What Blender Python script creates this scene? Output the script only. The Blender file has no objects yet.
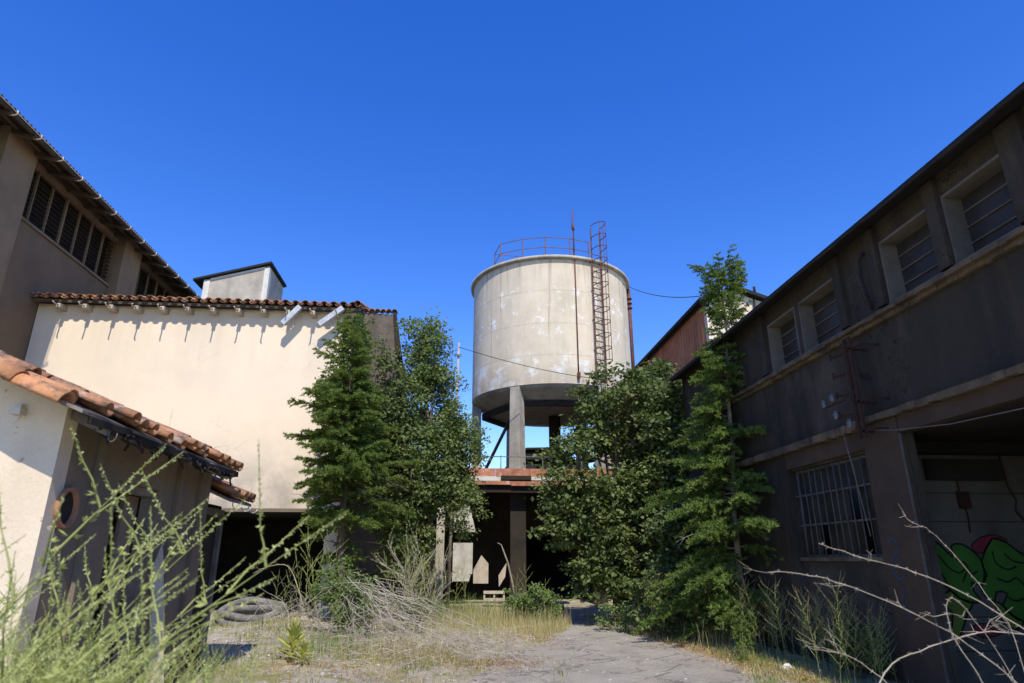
import bpy, math, random
from mathutils import Vector, Matrix, noise
random.seed(11)
PI = math.pi
R = random.random
U = random.uniform
scene = bpy.context.scene
COL = scene.collection
ORI = {}

# ---------------------------------------------------------------- helpers
def tag(o, label=None, cat=None, group=None, kind=None):
    if label: o['label'] = label
    if cat: o['category'] = cat
    if group: o['group'] = group
    if kind: o['kind'] = kind
    return o

def thing(name, label, cat, loc=(0, 0, 0), group=None):
    o = bpy.data.objects.new(name, None); COL.objects.link(o)
    o.empty_display_size = 0.3
    o.location = loc; ORI[o.name] = Vector(loc)
    return tag(o, label, cat, group)

class MB:
    def __init__(s): s.v = []; s.f = []; s.sm = []
    def quad(s, a, b, c, d, sm=False):
        i = len(s.v); s.v += [a, b, c, d]; s.f.append((i, i+1, i+2, i+3)); s.sm.append(sm)
    def tri(s, a, b, c, sm=False):
        i = len(s.v); s.v += [a, b, c]; s.f.append((i, i+1, i+2)); s.sm.append(sm)
    def poly(s, pts):
        i = len(s.v); s.v += list(pts); s.f.append(tuple(range(i, i+len(pts)))); s.sm.append(False)
    def box(s, x0, x1, y0, y1, z0, z1):
        i = len(s.v)
        s.v += [(x0,y0,z0),(x1,y0,z0),(x1,y1,z0),(x0,y1,z0),(x0,y0,z1),(x1,y0,z1),(x1,y1,z1),(x0,y1,z1)]
        for f in ((0,3,2,1),(4,5,6,7),(0,1,5,4),(1,2,6,5),(2,3,7,6),(3,0,4,7)):
            s.f.append(tuple(i+k for k in f)); s.sm.append(False)
    def prism(s, pts, d):
        """extrude the planar loop pts by vector d"""
        n = len(pts); d = Vector(d)
        a = [Vector(p) for p in pts]; b = [p+d for p in a]
        i = len(s.v); s.v += [tuple(p) for p in a+b]
        s.f.append(tuple(range(i, i+n))); s.sm.append(False)
        s.f.append(tuple(range(i+2*n-1, i+n-1, -1))); s.sm.append(False)
        for k in range(n):
            k2 = (k+1) % n
            s.f.append((i+k, i+k2, i+n+k2, i+n+k)); s.sm.append(False)
    def bar(s, a, b, w, h=None):
        """square bar from a to b"""
        h = h or w
        a = Vector(a); b = Vector(b); d = (b-a).normalized()
        up = Vector((0,0,1)) if abs(d.z) < 0.95 else Vector((0,1,0))
        x = d.cross(up).normalized()*w/2; y = x.cross(d).normalized()*h/2
        s.prism([a-x-y, a+x-y, a+x+y, a-x+y], b-a)
    def tube(s, pts, rad, n=6, cap=True):
        pts = [Vector(p) for p in pts]; m = len(pts)
        if not hasattr(rad, '__len__'): rad = [rad]*m
        i = len(s.v); up = None
        for k in range(m):
            t = (pts[min(k+1, m-1)]-pts[max(k-1, 0)])
            if t.length < 1e-9: t = Vector((0,0,1))
            t.normalize()
            if up is None:
                up = Vector((0,0,1)) if abs(t.z) < 0.9 else Vector((1,0,0))
            x = t.cross(up)
            if x.length < 1e-6: x = t.orthogonal()
            x.normalize(); y = t.cross(x).normalized(); up = x.cross(t).normalized()
            for j in range(n):
                a = 2*PI*j/n
                s.v.append(tuple(pts[k] + x*(math.cos(a)*rad[k]) + y*(math.sin(a)*rad[k])))
        for k in range(m-1):
            for j in range(n):
                j2 = (j+1) % n
                s.f.append((i+k*n+j, i+k*n+j2, i+(k+1)*n+j2, i+(k+1)*n+j)); s.sm.append(True)
        if cap:
            s.f.append(tuple(i+j for j in range(n-1, -1, -1))); s.sm.append(False)
            s.f.append(tuple(i+(m-1)*n+j for j in range(n))); s.sm.append(False)
    def wall(s, axis, pos, th, us, zs, holes):
        """wall lying in plane axis=pos, thickness th (signed, away from the front), with rectangular holes"""
        A = sorted(set([us[0], us[1]] + [h[0] for h in holes] + [h[1] for h in holes]))
        B = sorted(set([zs[0], zs[1]] + [h[2] for h in holes] + [h[3] for h in holes]))
        A = [a for a in A if us[0] <= a <= us[1]]; B = [b for b in B if zs[0] <= b <= zs[1]]
        def solid(i, j):
            if i < 0 or j < 0 or i >= len(A)-1 or j >= len(B)-1: return False
            cu = (A[i]+A[i+1])/2; cz = (B[j]+B[j+1])/2
            return not any(h[0] < cu < h[1] and h[2] < cz < h[3] for h in holes)
        def p(u, z, d): return (pos+d, u, z) if axis == 'x' else (u, pos+d, z)
        for i in range(len(A)-1):
            for j in range(len(B)-1):
                if not solid(i, j): continue
                a, b, c, d = A[i], A[i+1], B[j], B[j+1]
                s.quad(p(a,c,0), p(b,c,0), p(b,d,0), p(a,d,0))
                s.quad(p(a,c,th), p(a,d,th), p(b,d,th), p(b,c,th))
                if not solid(i-1, j): s.quad(p(a,c,0), p(a,d,0), p(a,d,th), p(a,c,th))
                if not solid(i+1, j): s.quad(p(b,c,0), p(b,c,th), p(b,d,th), p(b,d,0))
                if not solid(i, j-1): s.quad(p(a,c,0), p(a,c,th), p(b,c,th), p(b,c,0))
                if not solid(i, j+1): s.quad(p(a,d,0), p(b,d,0), p(b,d,th), p(a,d,th))
    def tile(s, c, ax, side, r0, r1, L, arc=PI, flip=1, seg=6, th=0.014):
        """curved clay tile: c = lower end centre, ax = axis up the slope, side = across"""
        c = Vector(c); ax = Vector(ax).normalized(); side = Vector(side).normalized()
        nrm = side.cross(ax).normalized()*flip
        if flip > 0 and nrm.z < 0 or flip < 0 and nrm.z > 0: nrm = -nrm
        i = len(s.v); n = seg+1
        for e, r in ((0, r0), (L, r1)):
            for o in (0, -th):
                for k in range(n):
                    a = PI/2 - arc/2 + arc*k/seg
                    s.v.append(tuple(c + ax*e + side*(math.cos(a)*(r+o)) + nrm*(math.sin(a)*(r+o))))
        def q(a, b, c2, d, sm=True): s.f.append((i+a, i+b, i+c2, i+d)); s.sm.append(sm)
        for k in range(seg):
            q(k, k+1, 2*n+k+1, 2*n+k)
            q(n+k, 3*n+k, 3*n+k+1, n+k+1)
            q(k, n+k, n+k+1, k+1, False)
            q(2*n+k, 2*n+k+1, 3*n+k+1, 3*n+k, False)
        q(0, 2*n, 3*n, n, False); q(seg, n+seg, 3*n+seg, 2*n+seg, False)
    def build(s, name, mat, parent=None, label=None, kind=None, loc=None):
        me = bpy.data.meshes.new(name)
        off = ORI[parent.name] if parent is not None else (Vector(loc) if loc else Vector((0,0,0)))
        vs = s.v if off.length == 0 else [(p[0]-off[0], p[1]-off[1], p[2]-off[2]) for p in s.v]
        me.from_pydata(vs, [], s.f)
        me.polygons.foreach_set('use_smooth', s.sm)
        me.materials.append(mat)
        me.update()
        o = bpy.data.objects.new(name, me); COL.objects.link(o)
        if parent is not None: o.parent = parent
        else: o.location = off
        ORI[o.name] = Vector(off)
        if label: o['label'] = label
        if kind: o['kind'] = kind
        return o

def copy_tree(o, parent=None):
    c = o.copy(); COL.objects.link(c)
    if parent is not None: c.parent = parent
    for ch in list(o.children): copy_tree(ch, c)
    return c

# ---------------------------------------------------------------- materials
def nodes(name):
    m = bpy.data.materials.new(name); m.use_nodes = True
    nt = m.node_tree; nt.nodes.clear()
    out = nt.nodes.new('ShaderNodeOutputMaterial')
    b = nt.nodes.new('ShaderNodeBsdfPrincipled'); nt.links.new(b.outputs[0], out.inputs[0])
    return m, nt, b, out

def ramp(nt, src, p0, p1, c0=(0,0,0,1), c1=(1,1,1,1)):
    r = nt.nodes.new('ShaderNodeValToRGB'); r.color_ramp.elements[0].position = p0
    r.color_ramp.elements[1].position = p1
    r.color_ramp.elements[0].color = c0; r.color_ramp.elements[1].color = c1
    nt.links.new(src, r.inputs[0]); return r.outputs[0]

def mix(nt, fac, a, b, mode='MIX'):
    m = nt.nodes.new('ShaderNodeMix'); m.data_type = 'RGBA'; m.blend_type = mode
    for inp, v in ((m.inputs[0], fac), (m.inputs[6], a), (m.inputs[7], b)):
        if hasattr(v, 'is_output'): nt.links.new(v, inp)
        elif isinstance(v, (int, float)): inp.default_value = v
        else: inp.default_value = (*v[:3], 1)
    return m.outputs[2]

def mth(nt, op, a, b=None, clamp=False):
    m = nt.nodes.new('ShaderNodeMath'); m.operation = op; m.use_clamp = clamp
    for inp, v in ((m.inputs[0], a), (m.inputs[1], b)):
        if v is None: continue
        if hasattr(v, 'is_output'): nt.links.new(v, inp)
        else: inp.default_value = v
    return m.outputs[0]

def noise_n(nt, vec, scale, detail=6, rough=0.6, stretch=None, off=0):
    mp = nt.nodes.new('ShaderNodeMapping')
    mp.inputs['Scale'].default_value = stretch or (1,1,1)
    mp.inputs['Location'].default_value = (off, off*1.3, off*0.7)
    nt.links.new(vec, mp.inputs[0])
    n = nt.nodes.new('ShaderNodeTexNoise'); n.inputs['Scale'].default_value = scale
    n.inputs['Detail'].default_value = detail; n.inputs['Roughness'].default_value = rough
    nt.links.new(mp.outputs[0], n.inputs['Vector']); return n.outputs[0]

def band(nt, val, a, b, c, d):
    """1 between b and c, fading to 0 at a and d"""
    up = nt.nodes.new('ShaderNodeMapRange'); up.inputs[1].default_value = a; up.inputs[2].default_value = b
    nt.links.new(val, up.inputs[0])
    dn = nt.nodes.new('ShaderNodeMapRange'); dn.inputs[1].default_value = c; dn.inputs[2].default_value = d
    dn.inputs[3].default_value = 1; dn.inputs[4].default_value = 0
    nt.links.new(val, dn.inputs[0])
    return mth(nt, 'MULTIPLY', up.outputs[0], dn.outputs[0])

def surf(name, c1, c2, scale=1.0, streak=0.4, streak_col=None, fine=0.15, bump=0.3, rough=0.9,
         island=0.0, layers=(), metal=0.0, th=(0.38, 0.66), bscale=35, off=0, cracks=None):
    """weathered surface: large blotches, vertical streaks, fine grain, optional masked layers"""
    m, nt, b, out = nodes(name)
    tc = nt.nodes.new('ShaderNodeTexCoord'); vec = tc.outputs['Object']
    n1 = noise_n(nt, vec, scale, 9, 0.62, off=off)
    col = mix(nt, ramp(nt, n1, th[0], th[1]), c1, c2)
    if streak:
        n2 = noise_n(nt, vec, 1.0, 5, 0.6, (2.6, 2.6, 0.3), off=3+off)
        f = mth(nt, 'MULTIPLY', ramp(nt, n2, 0.45, 0.75), streak)
        col = mix(nt, f, col, streak_col or tuple(x*0.45 for x in c2))
    if island:
        g = nt.nodes.new('ShaderNodeNewGeometry')
        rr = ramp(nt, g.outputs['Random Per Island'], 0, 1, (1-island,)*3+(1,), (1+island*0.6, 1+island*0.5, 1+island*0.4, 1))
        col = mix(nt, 1.0, col, rr, 'MULTIPLY')
    n3 = noise_n(nt, vec, bscale, 6, 0.7)
    if fine:
        g2 = ramp(nt, n3, 0.3, 0.7, (1-fine,)*3+(1,), (1+fine,)*3+(1,))
        col = mix(nt, 1.0, col, g2, 'MULTIPLY')
    sx = nt.nodes.new('ShaderNodeSeparateXYZ'); nt.links.new(vec, sx.inputs[0])
    for L in layers:   # dict: col, noise scale, th, stretch, z=(a,b,c,d), x=..., y=..., amt
        n = noise_n(nt, vec, L.get('scale', 2), 8, L.get('rough', 0.65), L.get('stretch'), off=L.get('off', 7))
        f = ramp(nt, n, *L.get('th', (0.5, 0.6)))
        for k, ax in enumerate('xyz'):
            if ax in L: f = mth(nt, 'MULTIPLY', f, band(nt, sx.outputs[k], *L[ax]))
        f = mth(nt, 'MULTIPLY', f, L.get('amt', 1.0), True)
        col = mix(nt, f, col, L['col'])
    if cracks:
        v = nt.nodes.new('ShaderNodeTexVoronoi'); v.feature = 'DISTANCE_TO_EDGE'; v.inputs['Scale'].default_value = cracks[0]
        ad = nt.nodes.new('ShaderNodeVectorMath'); ad.operation = 'ADD'; nt.links.new(vec, ad.inputs[0])
        cb = nt.nodes.new('ShaderNodeCombineXYZ'); w1 = noise_n(nt, vec, 1.6, 6, 0.65, off=61)
        for q in range(3): nt.links.new(w1, cb.inputs[q])
        sc_ = nt.nodes.new('ShaderNodeVectorMath'); sc_.operation = 'SCALE'; sc_.inputs['Scale'].default_value = 1.6; nt.links.new(cb.outputs[0], sc_.inputs[0])
        nt.links.new(sc_.outputs[0], ad.inputs[1]); nt.links.new(ad.outputs[0], v.inputs['Vector'])
        cf = mth(nt, 'MULTIPLY', ramp(nt, v.outputs[0], 0.0, cracks[3], (1,1,1,1), (0,0,0,1)), ramp(nt, noise_n(nt, vec, 0.45, 3, off=71), 0.50, 0.58))
        col = mix(nt, mth(nt, 'MULTIPLY', cf, cracks[2]), col, cracks[1])
    nt.links.new(col, b.inputs['Base Color'])
    b.inputs['Roughness'].default_value = rough; b.inputs['Metallic'].default_value = metal
    b.inputs['Specular IOR Level'].default_value = 0.25
    bp = nt.nodes.new('ShaderNodeBump'); bp.inputs['Strength'].default_value = bump; bp.inputs['Distance'].default_value = 0.02
    h = mth(nt, 'ADD', n3, mth(nt, 'MULTIPLY', n1, 2.0))
    nt.links.new(h, bp.inputs['Height']); nt.links.new(bp.outputs[0], b.inputs['Normal'])
    return m

def leafmat(name, ca, cb, trans=0.35, rough=0.55, scale=0.8):
    m, nt, b, out = nodes(name)
    g = nt.nodes.new('ShaderNodeNewGeometry')
    tc = nt.nodes.new('ShaderNodeTexCoord')
    n = noise_n(nt, tc.outputs['Object'], scale, 4)
    f = mth(nt, 'ADD', mth(nt, 'MULTIPLY', g.outputs['Random Per Island'], 0.55), mth(nt, 'MULTIPLY', ramp(nt, n, 0.35, 0.65), 0.45))
    col = mix(nt, f, ca, cb)
    nt.links.new(col, b.inputs['Base Color']); b.inputs['Roughness'].default_value = rough
    b.inputs['Specular IOR Level'].default_value = 0.12
    t = nt.nodes.new('ShaderNodeBsdfTranslucent'); nt.links.new(mix(nt, 1.0, col, (1.3, 1.4, 0.6), 'MULTIPLY'), t.inputs[0])
    ms = nt.nodes.new('ShaderNodeMixShader'); ms.inputs[0].default_value = trans
    nt.links.new(b.outputs[0], ms.inputs[1]); nt.links.new(t.outputs[0], ms.inputs[2])
    nt.links.new(ms.outputs[0], out.inputs[0])
    return m

M = {}
M['cream'] = surf('cream_render', (0.86,0.71,0.52), (0.82,0.67,0.485), 0.5, 0.04, (0.5,0.4,0.28), 0.03, 0.12, cracks=(0.35, (0.42,0.34,0.25), 0.6, 0.006), layers=(
    dict(col=(0.38,0.33,0.27), scale=1.4, th=(0.25,0.60), x=(-1.5,0.2,3.6,4.7), z=(2.5,2.9,3.2,5.2), amt=1.0),
    dict(col=(0.60,0.50,0.38), scale=0.35, th=(0.45,0.60), amt=0.25, off=40),
    dict(col=(0.40,0.33,0.26), scale=6, th=(0.66,0.70), amt=0.35, off=44),
    dict(col=(0.42,0.36,0.29), scale=1.3, th=(0.46,0.6), z=(2.5,2.9,3.0,3.7), amt=0.6),
    dict(col=(0.55,0.47,0.36), scale=0.5, th=(0.4,0.7), stretch=(3,3,0.25), z=(6.0,8.2,9.2,9.6), amt=0.35)))
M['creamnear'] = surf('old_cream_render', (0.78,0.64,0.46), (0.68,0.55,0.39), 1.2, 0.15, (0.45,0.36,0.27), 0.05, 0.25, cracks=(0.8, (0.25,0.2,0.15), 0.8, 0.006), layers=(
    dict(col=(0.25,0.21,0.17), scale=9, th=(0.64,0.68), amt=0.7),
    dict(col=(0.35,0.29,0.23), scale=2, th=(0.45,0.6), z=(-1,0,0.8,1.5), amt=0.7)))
M['brownwall'] = surf('brown_render', (0.20,0.135,0.080), (0.15,0.102,0.062), 0.6, 0.15, (0.09,0.07,0.05), 0.08, 0.25)
M['pilbrown'] = surf('lighter_brown_render', (0.26,0.18,0.108), (0.20,0.137,0.084), 0.8, 0.15, None, 0.08, 0.2)
M['greyrender'] = surf('grey_brown_render', (0.25,0.193,0.132), (0.17,0.132,0.092), 0.9, 0.25, (0.05,0.04,0.03), 0.1, 0.35)
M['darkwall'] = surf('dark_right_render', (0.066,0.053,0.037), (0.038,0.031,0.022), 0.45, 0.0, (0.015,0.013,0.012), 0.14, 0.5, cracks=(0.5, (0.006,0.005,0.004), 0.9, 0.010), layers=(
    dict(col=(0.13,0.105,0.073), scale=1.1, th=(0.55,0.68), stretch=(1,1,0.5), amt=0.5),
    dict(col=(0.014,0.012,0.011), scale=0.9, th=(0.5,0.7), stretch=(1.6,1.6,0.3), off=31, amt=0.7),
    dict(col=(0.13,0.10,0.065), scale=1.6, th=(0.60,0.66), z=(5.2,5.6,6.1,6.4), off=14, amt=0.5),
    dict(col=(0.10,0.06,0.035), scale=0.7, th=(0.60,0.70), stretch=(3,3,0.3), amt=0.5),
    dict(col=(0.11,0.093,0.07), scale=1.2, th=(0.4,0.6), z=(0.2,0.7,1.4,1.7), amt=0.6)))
M['reveal'] = surf('pale_concrete_reveal', (0.19,0.165,0.13), (0.13,0.112,0.088), 2.5, 0.3, (0.07,0.06,0.05), 0.1, 0.3)
M['ledge'] = surf('worn_concrete_ledge', (0.18,0.13,0.075), (0.06,0.046,0.031), 2.2, 0.2, (0.06,0.05,0.04), 0.15, 0.5)
M['pillar'] = surf('rusty_stained_pillar', (0.085,0.057,0.037), (0.055,0.04,0.028), 1.5, 0.4, (0.12,0.06,0.03), 0.1, 0.3)
M['tank'] = surf('tank_concrete', (0.72,0.61,0.44), (0.60,0.505,0.36), 0.7, 0.2, (0.27,0.235,0.18), 0.05, 0.25, off=2, layers=(
    dict(col=(0.86,0.86,0.83), scale=1.5, th=(0.565,0.61), stretch=(1.3,1.3,1.6), z=(10.6,11.2,13.0,13.4), off=4.2, amt=0.8, rough=0.75),
    dict(col=(0.84,0.86,0.83), scale=1.2, th=(0.50,0.58), stretch=(1,1,1.2), z=(8.3,8.6,9.5,10.2), off=9, amt=0.75, rough=0.7),
    dict(col=(0.82,0.82,0.79), scale=2.0, th=(0.62,0.66), stretch=(2.2,2.2,0.7), z=(9,9.5,13,14), off=15, amt=0.6, rough=0.7),
    *[dict(col=(0.30,0.26,0.20), scale=3, th=(0.3,0.6), z=(q-.03,q-.01,q+.01,q+.03), amt=0.45) for q in (9.9,11.35,12.9)],
    dict(col=(0.33,0.27,0.19), scale=0.8, th=(0.35,0.7), z=(8.4,8.5,8.9,9.7), stretch=(2,2,0.4), off=33, amt=0.7),
    dict(col=(0.13,0.11,0.09), scale=1.0, th=(0.50,0.66), stretch=(5,5,0.18), z=(12.9,14.2,14.6,15), off=1, amt=0.45),
    dict(col=(0.30,0.17,0.09), scale=1.0, th=(0.62,0.68), stretch=(6,6,0.12), z=(9,9.4,14.4,15), off=21, amt=0.6)))
M['tank'].name = 'tank_concrete'
M['concrete'] = surf('leg_concrete', (0.50,0.45,0.35), (0.34,0.30,0.24), 1.5, 0.4, (0.16,0.14,0.11), 0.1, 0.35)
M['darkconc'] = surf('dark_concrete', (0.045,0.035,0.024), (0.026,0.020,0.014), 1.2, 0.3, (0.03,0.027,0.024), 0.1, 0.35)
M['interior'] = surf('dark_interior', (0.035,0.031,0.028), (0.02,0.018,0.016), 1.0, 0.2, None, 0.1, 0.3)  # near-black base colour for rooms, ducts and window backings
M['darkrust'] = surf('dark_rust', (0.06,0.028,0.018), (0.035,0.018,0.014), 6, 0.1, None, 0.2, 0.3)
M['rust'] = surf('rusty_steel', (0.17,0.068,0.04), (0.09,0.042,0.028), 5, 0.2, (0.06,0.03,0.02), 0.2, 0.4, rough=0.8)
M['rustpink'] = surf('faded_red_paint_steel', (0.20,0.10,0.075), (0.12,0.06,0.045), 4, 0.2, (0.1,0.05,0.03), 0.2, 0.3, rough=0.7)
M['rustorange'] = surf('orange_rust_sheet', (0.56,0.24,0.13), (0.30,0.11,0.06), 2.5, 0.5, (0.10,0.05,0.04), 0.2, 0.3, layers=(
    dict(col=(0.62,0.48,0.38), scale=3, th=(0.56,0.62), amt=0.7),))
M['redsheet'] = surf('red_rusty_cladding', (0.66,0.25,0.12), (0.46,0.165,0.08), 1.2, 0.4, (0.10,0.045,0.035), 0.15, 0.3)
M['steel'] = surf('dull_grey_steel', (0.20,0.20,0.20), (0.12,0.11,0.10), 6, 0.2, None, 0.1, 0.2, rough=0.5, metal=0.4)
M['barsteel'] = surf('window_bar_steel', (0.12,0.115,0.105), (0.07,0.06,0.05), 6, 0.1, None, 0.08, 0.1, rough=0.6)
M['galv'] = surf('galvanised_steel', (0.55,0.56,0.56), (0.38,0.38,0.37), 6, 0.1, None, 0.08, 0.1, rough=0.45, metal=0.3)
M['black'] = surf('black_metal', (0.02,0.02,0.02), (0.03,0.028,0.025), 4, 0, None, 0.1, 0.2)
M['white'] = surf('white_painted_sheet', (0.70,0.67,0.58), (0.58,0.54,0.46), 3, 0.35, (0.35,0.31,0.26), 0.05, 0.2)
M['wood'] = surf('weathered_grey_wood', (0.26,0.22,0.18), (0.14,0.115,0.09), 3, 0.3, None, 0.2, 0.4, island=0.25)
M['darkwood'] = surf('old_brown_timber', (0.13,0.098,0.068), (0.07,0.053,0.038), 3, 0.3, None, 0.2, 0.4, island=0.2)
M['palewood'] = surf('bleached_wood', (0.55,0.47,0.36), (0.40,0.33,0.25), 3, 0.3, None, 0.15, 0.3)
M['corr'] = surf('dark_fibre_cement', (0.17,0.135,0.105), (0.09,0.07,0.055), 2.5, 0.2, None, 0.15, 0.3)
M['tile'] = surf('clay_tiles', (0.52,0.25,0.125), (0.36,0.185,0.10), 4, 0.0, None, 0.18, 0.5, island=0.4, bscale=28, layers=(
    dict(col=(0.12,0.09,0.075), scale=3.2, th=(0.50,0.60), amt=0.85),
    dict(col=(0.50,0.46,0.38), scale=5, th=(0.57,0.64), amt=0.6, off=12),
    dict(col=(0.46,0.40,0.12), scale=13, th=(0.67,0.71), amt=0.6, off=2)))
M['tileorange'] = surf('orange_verge_tiles', (0.66,0.33,0.155), (0.52,0.23,0.105), 3, 0.0, None, 0.12, 0.5, island=0.22, bscale=28, layers=(
    dict(col=(0.15,0.11,0.075), scale=4.5, th=(0.50,0.60), amt=0.85),
    dict(col=(0.60,0.52,0.42), scale=6, th=(0.60,0.68), amt=0.5, off=12)))
M['terracotta'] = surf('terracotta_ring', (0.46,0.22,0.12), (0.30,0.14,0.08), 9, 0.1, None, 0.15, 0.3)
M['dirtyglass'] = surf('dirty_glass', (0.018,0.018,0.018), (0.045,0.042,0.038), 1.6, 0.4, (0.07,0.065,0.055), 0.1, 0.05, rough=0.35)
M['frosted'] = surf('grimy_ribbed_glass', (0.055,0.051,0.045), (0.033,0.031,0.028), 2.2, 0.4, (0.03,0.03,0.03), 0.15, 0.1, rough=0.45)
M['blockwall'] = surf('painted_block_wall', (0.15,0.138,0.118), (0.09,0.082,0.07), 1.3, 0.3, (0.06,0.055,0.05), 0.08, 0.3)
M['hose'] = surf('dusty_grey_hose', (0.24,0.225,0.20), (0.10,0.095,0.085), 4, 0, None, 0.2, 0.3)
M['bark'] = surf('grey_brown_bark', (0.20,0.155,0.11), (0.10,0.078,0.055), 6, 0.4, (0.05,0.04,0.03), 0.25, 0.8)
M['palebark'] = surf('pale_bare_bark', (0.36,0.30,0.22), (0.22,0.175,0.125), 6, 0.3, (0.10,0.08,0.06), 0.25, 0.6)
M['twig'] = surf('bleached_dead_twigs', (0.60,0.53,0.43), (0.38,0.33,0.26), 4, 0, None, 0.15, 0.2, island=0.25)
M['cane'] = surf('dry_bramble_cane', (0.50,0.43,0.33), (0.30,0.25,0.18), 5, 0, None, 0.15, 0.2, island=0.15)
M['brownseed'] = surf('brown_seed_heads', (0.36,0.25,0.17), (0.24,0.155,0.10), 8, 0, None, 0.2, 0.2, island=0.3)
M['stone'] = surf('rubble_stone', (0.52,0.48,0.42), (0.36,0.33,0.29), 5, 0, None, 0.15, 0.5, island=0.35)
M['cable'] = surf('black_cable', (0.03,0.03,0.03), (0.05,0.045,0.04), 4, 0, None, 0, 0.1)
M['palecable'] = surf('faded_grey_cable', (0.20,0.18,0.15), (0.15,0.13,0.11), 4, 0, None, 0, 0.1)
M['porcelain'] = surf('porcelain', (0.20,0.19,0.17), (0.12,0.115,0.10), 9, 0, None, 0.05, 0.05, rough=0.3)
def flat(name, c, r=0.8): return surf(name, c, tuple(x*0.75 for x in c), 3, 0.15, None, 0.08, 0.1, rough=r)
M['spraygreen'] = flat('green_spray_paint', (0.065,0.20,0.03))
M['sprayolive'] = flat('olive_spray_paint', (0.16,0.24,0.04))
M['spraylime'] = flat('lime_spray_highlight', (0.12,0.30,0.04))
M['sprayblack'] = flat('black_spray_paint', (0.012,0.012,0.012))
M['spraypink'] = flat('crimson_spray_paint', (0.25,0.035,0.06))
M['sprayblue'] = flat('blue_spray_paint', (0.045,0.075,0.12))

M['needle'] = leafmat('cedar_needles', (0.055,0.095,0.022), (0.25,0.33,0.08), 0.3, 0.7, 2.2)
M['firneedle'] = leafmat('fir_needles', (0.06,0.10,0.022), (0.26,0.33,0.08), 0.32, 0.7, 2.2)
M['leafdark'] = leafmat('dark_broad_leaves', (0.04,0.065,0.018), (0.22,0.26,0.085), 0.25, 0.6, 2.2)
M['leaflight'] = leafmat('light_feathery_leaves', (0.075,0.11,0.03), (0.28,0.33,0.13), 0.38, 0.6, 1.8)
M['leafivy'] = leafmat('ivy_leaves', (0.055,0.085,0.022), (0.20,0.24,0.10), 0.28, 0.6, 1.8)
M['weedgreen'] = leafmat('pale_weed_green', (0.24,0.30,0.055), (0.62,0.60,0.27), 0.35, 0.6)
M['weedspike'] = leafmat('weed_flower_spike', (0.42,0.47,0.16), (0.64,0.64,0.32), 0.3, 0.7)
M['grassmix'] = leafmat('dry_and_green_grass', (0.36,0.31,0.12), (0.62,0.52,0.30), 0.3, 0.7, 0.5)
M['grassgreen'] = leafmat('green_grass', (0.12,0.20,0.05), (0.26,0.32,0.09), 0.35, 0.6, 0.5)
M['redweed'] = leafmat('reddish_low_weeds', (0.34,0.13,0.055), (0.52,0.36,0.16), 0.25, 0.7, 2)
M['mullein'] = leafmat('yellow_green_mullein', (0.40,0.42,0.12), (0.56,0.53,0.22), 0.35, 0.6, 3)
M['bush'] = leafmat('bush_leaves', (0.11,0.17,0.05), (0.24,0.31,0.11), 0.35, 0.55)

def ground_mat(name, path=False):
    m, nt, b, out = nodes(name)
    tc = nt.nodes.new('ShaderNodeTexCoord'); vec = tc.outputs['Object']
    if path:
        n = noise_n(nt, vec, 0.9, 9, 0.65)
        col = mix(nt, ramp(nt, n, 0.35, 0.65), (0.31,0.275,0.22), (0.43,0.385,0.315))
        v = nt.nodes.new('ShaderNodeTexVoronoi'); v.feature = 'DISTANCE_TO_EDGE'; v.inputs['Scale'].default_value = 1.1
        nz = noise_n(nt, vec, 2.5, 5)
        mp = nt.nodes.new('ShaderNodeVectorMath'); mp.operation = 'ADD'; nt.links.new(vec, mp.inputs[0])
        cb = nt.nodes.new('ShaderNodeCombineXYZ'); nt.links.new(nz, cb.inputs[0]); nt.links.new(nz, cb.inputs[1]); nt.links.new(cb.outputs[0], mp.inputs[1])
        nt.links.new(mp.outputs[0], v.inputs['Vector'])
        col = mix(nt, ramp(nt, v.outputs[0], 0.0, 0.03, (0.9,)*3+(1,), (0,0,0,1)), col, (0.12,0.115,0.09))
        dp = noise_n(nt, vec, 2.2, 8, 0.7, off=5)
        col = mix(nt, mth(nt, 'MULTIPLY', ramp(nt, dp, 0.52, 0.62), 0.7), col, (0.42,0.37,0.28))
    else:
        n = noise_n(nt, vec, 0.7, 9, 0.68)
        col = mix(nt, ramp(nt, n, 0.38, 0.62), (0.50,0.44,0.35), (0.33,0.28,0.20))
        n2 = noise_n(nt, vec, 1.9, 8, 0.7, off=9)
        col = mix(nt, ramp(nt, n2, 0.50, 0.60), col, (0.28,0.26,0.10))
        n4 = noise_n(nt, vec, 3.1, 8, 0.7, off=19)
        col = mix(nt, ramp(nt, n4, 0.62, 0.68), col, (0.38,0.19,0.10))
    g = noise_n(nt, vec, 55, 6, 0.75)
    col = mix(nt, 1.0, col, ramp(nt, g, 0.32, 0.68, (0.62,)*3+(1,), (1.28,)*3+(1,)), 'MULTIPLY')
    nt.links.new(col, b.inputs['Base Color']); b.inputs['Roughness'].default_value = 0.95
    b.inputs['Specular IOR Level'].default_value = 0.15
    bp = nt.nodes.new('ShaderNodeBump'); bp.inputs['Strength'].default_value = 0.8; bp.inputs['Distance'].default_value = 0.03
    nt.links.new(g, bp.inputs['Height']); nt.links.new(bp.outputs[0], b.inputs['Normal'])
    return m

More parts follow.
